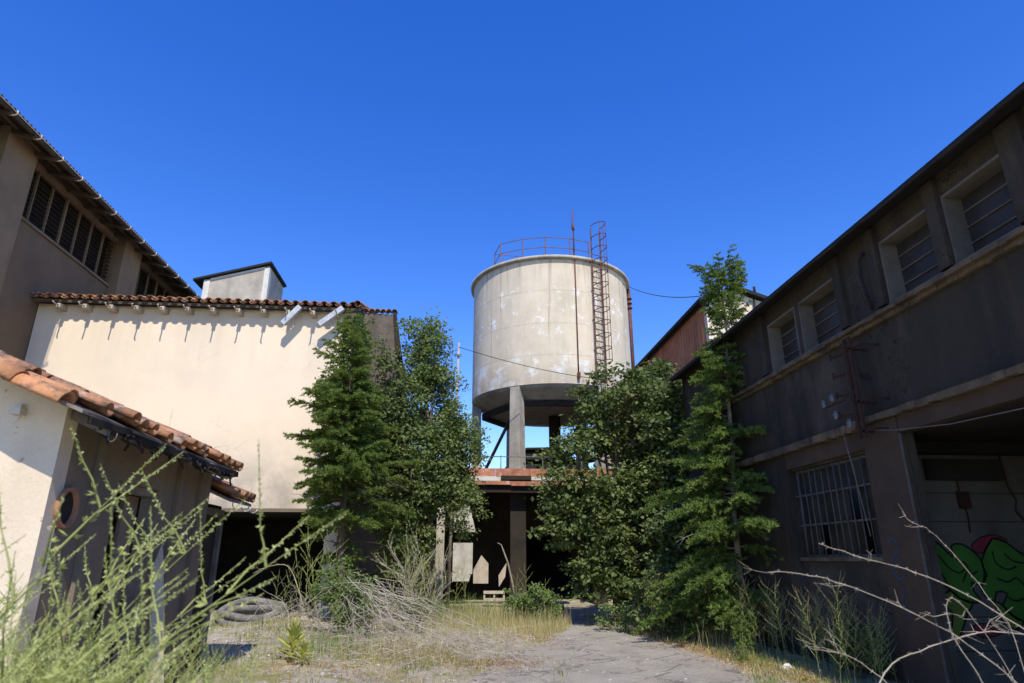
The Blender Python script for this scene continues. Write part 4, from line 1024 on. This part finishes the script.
broadleaf('feathery_tree', 'light green feathery tree between the conifer and the water tower', 'tree', (-0.6, 19.6, 0),
          [(-1.2, 19.8, 7.7, 0.85, 0.7, 1.6), (-1.1, 19.8, 5.9, 1.4, 1.1, 1.8), (-0.2, 19.8, 4.8, 1.05, 1.0, 1.7), (-1.4, 19.7, 3.6, 1.0, 0.9, 1.3), (0.1, 19.6, 3.2, 0.7, 0.8, 1.0)],
          1500, 44, 0.10, 'leaflight', 3, 0.11, csize=0.27, limbs=30, flat=0.8, gap=-0.12)
broadleaf('sycamore_tree', 'big dark broadleaf tree standing in front of the water tower legs', 'tree', (4.3, 17.9, 0),
          [(4.5, 18.0, 5.5, 1.25, 1.2, 1.7), (5.6, 18.2, 5.6, 1.0, 0.9, 1.3), (3.6, 17.8, 3.8, 1.45, 1.2, 1.3), (3.2, 17.6, 2.5, 1.15, 1.0, 0.8), (5.4, 17.8, 4.2, 1.4, 1.2, 1.6), (4.7, 17.4, 2.3, 1.6, 1.2, 1.5), (4.6, 17.3, 1.1, 1.4, 1.0, 0.9), (3.6, 17.2, 1.3, 0.8, 0.7, 0.7), (4.9, 16.0, 1.0, 1.0, 0.7, 0.8), (5.6, 16.8, 3.4, 1.0, 0.7, 1.7)],
          1900, 32, 0.13, 'leafdark', 3, 0.13, csize=0.32, limbs=40, flat=0.4, gap=-0.16)
broadleaf('maple_tree', 'second broadleaf tree, paler topped, between the large tree and the cedar', 'tree', (6.1, 18.6, 0),
          [(6.3, 18.8, 6.4, 0.9, 0.9, 1.2), (5.9, 18.6, 4.6, 1.3, 1.1, 1.4), (6.0, 17.3, 2.8, 1.2, 0.8, 1.6), (5.3, 16.0, 1.6, 0.8, 0.8, 1.4), (5.75, 16.9, 5.3, 0.8, 0.6, 1.1)],
          1300, 34, 0.12, 'leafivy', 3, 0.10, csize=0.28, limbs=24)
broadleaf('young_tree', 'dark bushy tree in front of the open shed at the foot of the feathery tree', 'tree', (-1.3, 18.6, 0),
          [(-1.3, 18.5, 4.0, 1.3, 0.8, 1.6), (-0.5, 18.4, 3.2, 0.9, 0.7, 1.2), (-1.6, 18.2, 2.3, 0.9, 0.7, 1.2)], 620, 36, 0.11, 'leafdark', 2, 0.08, csize=0.26)
# low shrubs
def shrub(x, y, rx, ry, h, mat, label, n=110, ls=0.06, lf=40):
    z = hz(x, y)
    broadleaf('shrub', label, 'shrub', (x, y, z), [(x, y, z+h*0.5, rx, ry, h*0.5), (x+rx*0.4, y, z+h*0.35, rx*0.7, ry*0.8, h*0.35)], n, lf, ls, mat, 0.3, 0.02, 'bark', 0.16, 10)
shrub(1.9, 17.6, 0.85, 0.6, 1.0, 'bush', 'pale green bush at the left of the path in front of the shed', 130, 0.07)
shrub(3.9, 15.9, 0.6, 0.5, 0.8, 'bush', 'small fresh green bush at the right bend of the path', 70)
shrub(4.9, 14.3, 0.9, 0.6, 0.7, 'leafdark', 'low dark shrub under the cedar', 110)
shrub(-2.2, 14.0, 0.65, 0.5, 1.45, 'bush', 'green shrub tangled in the dead brush below the conifer', 130, 0.06)
shrub(-1.3, 15.4, 0.9, 0.6, 1.3, 'leafivy', 'grey green shrub behind the dead brush heap', 110, 0.06)
shrub(5.2, 13.6, 0.55, 0.5, 1.7, 'leafdark', 'dark tall shrub hiding the foot of the cedar', 170, 0.08)
shrub(4.6, 14.9, 0.7, 0.6, 1.5, 'leafdark', 'dark bushy shrub between the big broadleaf tree and the cedar', 170, 0.09)
shrub(5.45, 12.3, 0.45, 0.7, 0.75, 'bush', 'green shrub among seed heads at the workshop wall', 60, 0.05)
shrub(5.7, 9.6, 0.3, 0.7, 0.8, 'leafdark', 'dark shrub at the foot of the stained pillar', 60, 0.05)

# cedar's low lit sprays are part of the cedar; dead brush heap
random.seed(33)
mb = MB()
def arc(mb, a, b, h, r, n=7, jit=0.05, sides=3):
    a = Vector(a); b = Vector(b); mb.tube([a.lerp(b, t/n)+Vector((U(-jit,jit), U(-jit,jit), h*4*(t/n)*(1-t/n)+U(-jit,jit)*0.5)) for t in range(n+1)], [r*(1-0.75*t/n) for t in range(n+1)], sides, False)
for k in range(150):
    a = (random.gauss(-1.9, 0.32), random.gauss(14.2, 0.4), hz(-1.9, 14.4)+U(0.05, 1.15)**1.1)
    x, y = random.gauss(-0.7, 1.1), random.gauss(12.9, 0.9)
    if x > 1.2: x = 1.2-U(0, 1)
    arc(mb, a, (x, y, hz(x, y)+U(0.03,0.3)), U(-0.1, 0.35), U(0.003, 0.008), jit=0.09)
for k in range(650):
    x, y = random.gauss(-0.3, 0.95), random.gauss(12.2, 0.9); l = U(0.3, 0.9); an = U(0, 2*PI); x = min(x, 1.1)
    arc(mb, (x, y, hz(x, y)+U(0.02, 0.3)), (x+l*math.cos(an), y+l*math.sin(an), hz(x, y)+U(0.0, 0.25)), U(0, 0.12), U(0.003, 0.006))
for k in range(90):
    x, y = random.gauss(-2.9, 0.4), random.gauss(14.4, 0.7); l = U(0.4, 1.3); an = U(0, 2*PI)
    arc(mb, (x, y, hz(x, y)+U(0.0, 0.3)), (x+l*math.cos(an), y+l*math.sin(an), hz(x, y)+U(0.05, 1.0)), U(0, 0.3), U(0.003, 0.007))
for k in range(500):
    x, y = U(-4.2, 1.2), U(8.6, 14.5); l = U(0.1, 0.5); an = U(0, 2*PI)
    arc(mb, (x, y, hz(x, y)+U(0.0, 0.05)), (x+l*math.cos(an), y+l*math.sin(an), hz(x, y)+U(0.0, 0.12)), U(0, 0.05), U(0.002, 0.005))
tag(mb.build('dead_brush', M['twig']), 'heap of bleached dead brambles and twigs in the middle of the yard', 'dead brush', kind='stuff')

# grass: blades as stuff
def blade(mb, x, y, z, h, wd, lean, an):
    dx, dy = math.cos(an), math.sin(an); px, py = -dy*wd/2, dx*wd/2
    m = (x+dx*lean*0.3, y+dy*lean*0.3, z+h*0.6); t = (x+dx*lean, y+dy*lean, z+h)
    i = len(mb.v); mb.v += [(x-px, y-py, z), (x+px, y+py, z), (m[0]+px*.7, m[1]+py*.7, m[2]), (m[0]-px*.7, m[1]-py*.7, m[2]), t]
    mb.f.append((i, i+1, i+2, i+3)); mb.f.append((i+3, i+2, i+4)); mb.sm += [False, False]
dry = MB(); grn = MB()
for k in range(30000):
    x, y = U(-6.5, 5.9), U(7.5, 21)
    lr = path_lr(y); q = nz(x, y, 0.7, 4)+0.5*nz(x, y, 2.3, 6)
    inpath = lr and lr[0] < x < lr[1]
    if inpath and not (q > 0.42 and x < lr[0]+1.3): continue
    if x < -1.8 and y < 16 and q < 0.12: continue
    if q < -0.25: continue
    far = y > 14.5 and -1 < x < 3
    near_edge = lr and (0 <= x-lr[1] < 0.9 or 0 <= lr[0]-x < 1.4)
    h = U(0.03, 0.13)*(1.5 if q > 0.2 else 1)*(1.8 if far else 1)
    g = nz(x, y, 1.1, 12) > 0.2
    blade(grn if g else dry, x, y, hz(x, y)-0.01, h, U(0.006, 0.014), h*U(0.1, 0.7), U(0, 2*PI))
# taller dry tufts
for (cx, cy, sx, sy, n, h0, h1, which) in ((-0.7, 11.6, 0.5, 0.4, 1500, .12, .42, dry), (1.0, 17.5, 1.2, 1.2, 2600, .2, .65, dry), (0.2, 18.5, 0.8, 1.0, 1000, .3, .8, grn),
        (5.1, 12.0, 0.35, 1.3, 1300, .04, .14, dry), (4.9, 11.0, 0.4, 1.0, 1200, .05, .18, grn), (-1.7, 12.2, 0.8, 0.7, 1200, .1, .35, grn), (-2.6, 10.4, 0.9, 0.8, 500, .05, .2, dry),
        (5.0, 9.6, 0.3, 0.6, 700, .03, .10, dry), (2.0, 16.2, 0.7, 0.7, 1500, .1, .35, dry), (5.4, 14.2, 0.4, 0.8, 900, .2, .6, dry)):
    for k in range(n):
        x, y = random.gauss(cx, sx), random.gauss(cy, sy); lr = path_lr(y)
        if lr and lr[0]+0.1 < x < lr[1]-0.02: continue
        if x > 5.92 or y > 24: continue
        h = U(h0, h1); blade(which, x, y, hz(x, y)-0.01, h, U(0.005, 0.011), h*U(0.1, 0.5), U(0, 2*PI))
tag(dry.build('dry_grass', M['grassmix']), 'dry yellow grass in patches across the yard', 'grass', kind='stuff')
tag(grn.build('green_grass', M['grassgreen']), 'low green grass and ground weeds along the path', 'grass', kind='stuff')

# mullein
def mullein(x, y, s, label):
    T = thing('mullein_plant', label, 'plant', (x, y, hz(x, y))); z = hz(x, y)
    mb = MB()
    for k in range(34):
        f = k/34; an = k*2.4; L = s*(0.42-0.26*f)*U(.85, 1.15); el = 0.15+1.25*f
        up = Vector((math.cos(an)*math.cos(el), math.sin(an)*math.cos(el), math.sin(el)))
        leafquad(mb, Vector((x, y, z+0.03+s*0.42*f)), Vector((0,0,1)) if el < 1.1 else Vector((math.cos(an), math.sin(an), 0.3)), up, L, L*0.34)
    mb.build('leaves', M['mullein'], T)
    mb = MB(); mb.tube([(x, y, z), (x, y, z+s*0.6)], [0.02*s, 0.012*s], 6); mb.build('stem', M['mullein'], T)
mullein(-2.45, 11.0, 1.0, 'yellow green mullein rosette in the rubble at the left of the yard')
mullein(-2.2, 10.6, 0.6, 'smaller mullein rosette in front of the larger one')

# tall foreground weeds (white melilot like): thing > stem, leaves, flower_spike
def weed_proto(seed, H, bend, label, group, nbr=11, dry=False, leafy=1.0, stems=1):
    random.seed(seed)
    T = thing('tall_weed', label, 'weed', (0, 0, 0), group)
    st = MB(); lf = MB(); spikes = []
    def pt(t): return Vector((bend*H*t*t, 0.12*H*math.sin(t*2+seed)*t, H*t*(1-0.12*t*bend)))
    st.tube([pt(t/9) for t in range(10)], [0.0034*(1-0.75*t/9) for t in range(10)], 5, False)
    def spike(a, d_, L):
        sp_ = MB(); spikes.append(sp_)
        n = int(L/0.0055)
        for j in range(n):
            c = a+d_*(L*j/n)+Vector((0,0,-0.04*L*(j/n)**2))
            for _ in range(2):
                up = (d_*0.5+rv()*0.9).normalized(); leafquad(sp_, c, rv(), up, 0.0095*(1.25-0.8*j/n), 0.004)
        st.tube([a, a+d_*L], [0.0016, 0.0008], 3, False)
    for q in range(stems-1):
        ox, oy, ll = U(-.25,.35), U(-.25,.25), U(0.6, 1.0)
        pts_ = [pt(t/9*ll)+Vector((ox*t/9, oy*t/9, 0)) for t in range(10)]; st.tube(pts_, [0.0032*(1-0.75*t/9) for t in range(10)], 4, False)
        spike(pts_[-1], (pts_[-1]-pts_[-2]).normalized(), U(0.08, 0.16)) if q < 2 else None
        for k in range(int(70*leafy/2)):
            t = U(0.05, 0.98)*9; i_ = int(t); q_ = pts_[i_].lerp(pts_[min(9, i_+1)], t-i_)+rv()*U(0,.05)
            up = (rv()+Vector((0.2,0,0.7))).normalized(); leafquad(lf, q_, rv(), up, U(0.016, 0.045), U(0.0025, 0.0055))
    for b in range(nbr):
        t = 0.25+0.75*(b+R()*0.7)/nbr; s = pt(t); an = b*2.4+U(-.5,.5); L = U(0.14, 0.42)*(1.35-t)*H*0.75
        d_ = Vector((math.cos(an)*0.7+bend*0.7, math.sin(an)*0.7, U(0.5, 1.1))).normalized()
        m_ = s+d_*L; st.tube([s, s+d_*L*0.5+Vector((0,0,0.01)), m_], [0.003, 0.0022, 0.0014], 4, False)
        if t > 0.38: spike(m_, (d_+Vector((bend*0.2,0,U(-.1,.2)))).normalized(), U(0.08, 0.2))
        for k in range(int(5*leafy)):
            q = s.lerp(m_, U(0.0, 1)); up = (d_*0.6+rv()*0.7).normalized()
            for tr_ in range(3): leafquad(lf, q, rv(), (up+rv()*0.5).normalized(), U(0.011, 0.022), U(0.003, 0.007))
    spike(pt(1), (pt(1)-pt(0.9)).normalized(), 0.16)
    for k in range(int(18*H*leafy)):
        q = pt(U(0.05, 0.95)); up = (rv()+Vector((0,0,0.5))).normalized()
        for _ in range(3): leafquad(lf, q+up*0.01, rv(), (up+rv()*0.5).normalized(), U(0.014, 0.028), U(0.004, 0.008))
    a = st.build('stem', M['weedgreen'], T); b = lf.build('leaves', M['weedgreen'], T); 
    for q in spikes: q.build('flower_spike', M['weedspike'] if not dry else M['brownseed'], T)
    return T
protos = []
labs = ['tall pale green weed with white flower spikes in the left foreground clump', 'shorter slender pale green weed in the left foreground clump', 'low bushy weed with dense fine leaves at the bottom left']
for i, (h, be) in enumerate(((1.0, 0.25), (1.0, 0.45), (1.0, 0.62), (1.0, 0.1), (1.0, 0.35))):
    protos.append(weed_proto(100+i, h, be, labs[0], 'tall weeds in the left foreground', 13))
for i in range(3): protos.append(weed_proto(140+i, 1.0, (0.3, 0.15, 0.45)[i], labs[2], 'bushy weeds low in the left foreground', 24, leafy=3.2, stems=4))
random.seed(77)
first = [True]*8
def place(o, x, y, s, rz):
    s *= U(0.9, 1.05)
    o.location = (x, y, hz(x, y)); o.rotation_euler = (0, 0, rz); o.scale = (s, s, s)
spots = []
# tall stems: base x, y, height, heading, kind
for (x, y, s, rz, p) in ((-1.75, 2.55, 1.70, 0.15, 2), (-1.95, 2.9, 1.85, 0.1, 1), (-2.2, 3.0, 1.95, 0.2, 4), (-1.75, 2.4, 1.45, -0.1, 2), (-2.0, 2.6, 1.75, 0.3, 1), (-2.5, 3.2, 1.95, 0.2, 3), (-1.95, 2.35, 1.5, 0.0, 2), (-1.7, 2.75, 1.3, 0.0, 1), (-2.1, 3.3, 1.6, 0.1, 2), (-2.4, 3.6, 1.7, 0.2, 1), (-1.5, 2.6, 1.15, 0.1, 2)):
    spots.append((x, y, s, rz, p))
for k in range(40):
    y = U(2.4, 5.0); x = -y*U(0.40, 0.78)-0.12
    spots.append((x, y, U(0.8, 1.25)*(0.75+0.4*min(1, max(0, (-x/y-0.40)/0.3))), U(-0.35, 0.5), random.choice((0, 1, 2, 4))))
for k in range(52):
    y = U(2.2, 5.5); x = -y*U(0.36, 0.76)-0.1
    spots.append((x, y, U(0.75, 1.15)*(0.72+0.5*min(1, max(0, (-x/y-0.32)/0.3))), U(-0.8, 0.9), 5+random.randrange(3)))
for k in range(26):
    y = U(5.0, 8.0); x = -y*U(0.26, 0.44)
    spots.append((x, y, U(0.4, 0.8), U(-0.8, 0.8), 5+random.randrange(3)))
for (x, y, s, rz, p) in spots:
    if first[p]: o = protos[p]; first[p] = False
    else: o = copy_tree(protos[p])
    place(o, x, y, s, rz)
    k = 2 if p >= 5 else (0 if s > 1.3 else 1)
    o['label'] = labs[k]; o['group'] = ('tall weeds in the left foreground', 'shorter weeds in the left foreground', 'bushy weeds low in the left foreground')[k]

# mid-yard weeds
random.seed(78)
wl = 'thin green weed standing in the dry middle of the yard'
mp = weed_proto(210, 1.0, 0.08, wl, 'thin weeds in the middle of the yard', 9)
f0 = True
for (x, y, s) in ((-2.3, 13.2, 0.9), (-1.6, 13.0, 0.8), (-1.2, 13.6, 1.0), (-0.8, 12.6, 0.6), (-2.0, 12.6, 0.7), (-3.0, 12.8, 0.8), (-0.3, 13.4, 0.7), (-3.3, 13.0, 1.0), (-2.6, 15.0, 1.8), (-3.2, 15.2, 1.9), (-2.9, 14.0, 1.5), (-3.1, 14.3, 1.3), (-2.7, 13.7, 1.7), (-3.3, 13.6, 1.2), (-2.5, 14.2, 1.4), (-1.0, 15.5, 1.9), (-0.7, 15.8, 1.5), (-1.4, 15.7, 1.6), (-0.4, 15.4, 1.2), (1.3, 10.2, 0.55), (1.0, 10.6, 0.5), (0.7, 11.0, 0.6), (1.6, 9.6, 0.4), (-1.9, 9.4, 0.6), (-1.6, 9.9, 0.5), (2.2, 17.0, 1.1), (1.5, 17.2, 1.2), (1.9, 17.9, 1.4), (0.3, 18.2, 1.5), (0.0, 17.8, 1.3)):
    o = mp if f0 else copy_tree(mp); f0 = False
    place(o, x, y, s, U(0, 6.28))
random.seed(79)
sl2 = 'brown seeding dock weed at the foot of the dark workshop wall'
dp = weed_proto(230, 1.0, 0.15, sl2, 'seeding weeds along the workshop wall', 12, dry=True)
dp.children[0].data.materials[0] = M['twig']
f0 = True
for k in range(78):
    y = U(8.6, 14.6); x = 5.75-abs(random.gauss(0, 0.38))
    if k > 68: x, y = U(3.9, 4.8), U(14.5, 15.6)
    o = dp if f0 else copy_tree(dp); f0 = False
    place(o, x, y, U(0.6, 1.25), U(0, 6.28))

# bare dry shrub and a leaning stick
random.seed(55)
T = thing('dry_shrub', 'bare grey green dry shrub standing behind the dead brush, left of the shed posts', 'shrub', (-0.9, 16.6, 0)); mb = MB(); lv = MB()
def branch(mb, a, d_, L, r, dep):
    pts = [a]; 
    for k in range(5): d_ = (d_+rv()*0.16+Vector((0,0,0.05))).normalized(); pts.append(pts[-1]+d_*L/5)
    mb.tube(pts, [r*(1-0.14*k) for k in range(6)], 4, False)
    if dep:
        for k in range(5): branch(mb, pts[1+k % 5], (d_+rv()*0.75).normalized(), L*U(.4,.65), r*0.5, dep-1)
    else:
        for p in pts[2:]:
            for _ in range(4): leafquad(lv, p+rv()*0.02, rv(), (d_+rv()*0.6).normalized(), U(.03,.055), U(.008,.014))
for k in range(9): branch(mb, Vector((-0.9+U(-.15,.15), 16.6+U(-.1,.1), 0)), Vector((U(-.45,.45), U(-.3,.3), 1)).normalized(), U(0.9, 1.5), 0.016, 2)
mb.build('branches', M['twig'], T); lv.build('leaves', M['weedgreen'], T)
mb = MB(); mb.tube([(1.62, 18.0, 0.3), (1.5, 18.0, 1.0), (1.38, 18.0, 1.5), (1.2, 18.0, 1.95), (1.1, 18.0, 2.0)], [0.03, 0.028, 0.024, 0.016, 0.01], 6)
tag(mb.build('leaning_stick', M['palebark'], loc=(1.5, 18.0, 0)), 'bare crooked stick leaning up behind the pale green bush', 'stick')
# red brown weeds and litter in patches beside the path
rb = MB()
for (cx, cy, sx, sy, n) in ((4.6, 11.5, 0.25, 1.2, 1500), (4.35, 14.0, 0.25, 1.0, 900), (0.6, 11.2, 0.5, 0.35, 900), (1.6, 14.5, 0.4, 0.8, 700), (-1.9, 10.2, 0.8, 0.4, 500), (4.9, 9.6, 0.3, 0.5, 600)):
    for k in range(n):
        x, y = random.gauss(cx, sx), random.gauss(cy, sy); q = Vector((x, y, hz(x, y)+0.015+U(0,.03)))
        leafquad(rb, q, Vector((0,0,1))+rv()*0.5, (rv()*Vector((1,1,0.3)).length+Vector((0,0,.2))).normalized(), U(.02,.05), U(.012,.03))
tag(rb.build('red_ground_weeds', M['redweed']), 'low reddish weeds and dry leaf litter along both edges of the path', 'ground weeds', kind='stuff')

# dead bramble canes in the right foreground
random.seed(91)
def cane(pts, r, label, twigs=5):
    T = thing('bramble_cane', label, 'bramble', (pts[0][0], pts[0][1], 0)); mb = MB()
    sm = smooth(pts, 6, False); n = len(sm)
    sm = [p+Vector((U(-1,1), U(-1,1), U(-1,1)))*0.006 for p in sm]
    mb.tube(sm, [r*(1-0.6*k/n) for k in range(n)], 6)
    for k in range(n*3):
        q = sm[random.randrange(n-1)]; mb.tube([q, q+rv()*0.018], [0.0025, 0.0004], 3, False)
    mb.build('cane', M['cane'], T)
    mb = MB()
    for k in range(twigs):
        q = sm[random.randrange(n//6, n)]; d_ = rv(); d_.z = abs(d_.z)*0.6; L = U(0.06, 0.28); e = q+d_*L
        mb.tube([q, q.lerp(e, 0.5)+rv()*0.02, e], [0.002, 0.0014, 0.0008], 4, False)
        for j in range(2): mb.tube([q.lerp(e, 0.6), e+rv()*0.07], [0.0016, 0.0008], 3, False)
    mb.build('twigs', M['cane'], T)
V = lambda *p: Vector(p)
cane([V(3.9, 3.9, 0.0), V(3.45, 3.95, 0.75), V(3.0, 4.0, 1.17), V(2.45, 4.0, 1.42), V(2.1, 4.0, 1.515), V(1.88, 4.0, 1.52)], 0.004, 'lowest long pale bramble cane arching left across the workshop wall', 4)
cane([V(4.4, 4.0, 0.3), V(3.75, 4.0, 0.98), V(3.3, 4.0, 1.3), V(2.85, 4.0, 1.52), V(2.5, 4.0, 1.61), V(2.24, 4.0, 1.69)], 0.004, 'upper long pale bramble cane reaching to the barred window', 4)
cane([V(2.2, 3.9, 0.2), V(2.45, 3.95, 0.90), V(2.85, 4.0, 1.10), V(3.4, 4.05, 1.17), V(4.1, 4.1, 1.05)], 0.0048, 'thick bramble cane bowing over the bottom right corner', 8)
cane([V(3.15, 3.8, 0.2), V(3.02, 3.85, 0.9), V(2.92, 3.9, 1.2), V(2.98, 3.9, 1.38), V(3.2, 3.9, 1.05), V(3.35, 3.9, 0.6)], 0.0032, 'sharply bent bramble cane peaking above the others', 6)
cane([V(4.28, 5, 0.0), V(4.25, 5, 1.01), V(4.12, 5, 1.30), V(3.91, 5, 1.62), V(3.74, 5, 1.81), V(3.60, 5, 1.87)], 0.0035, 'thin bramble cane rising in front of the graffiti', 3)
cane([V(2.6, 4.4, 0.1), V(2.85, 4.4, 0.7), V(2.6, 4.4, 0.98), V(2.3, 4.4, 1.05)], 0.0035, 'short twiggy bramble cane at the foot of the long canes', 11)
cane([V(-3.6, 17.2, 0.3), V(-4.1, 17.3, 1.35), V(-4.6, 17.3, 1.42), V(-5.0, 17.3, 1.25)], 0.012, 'dead bramble cane arching over the mouth of the dark opening', 4)
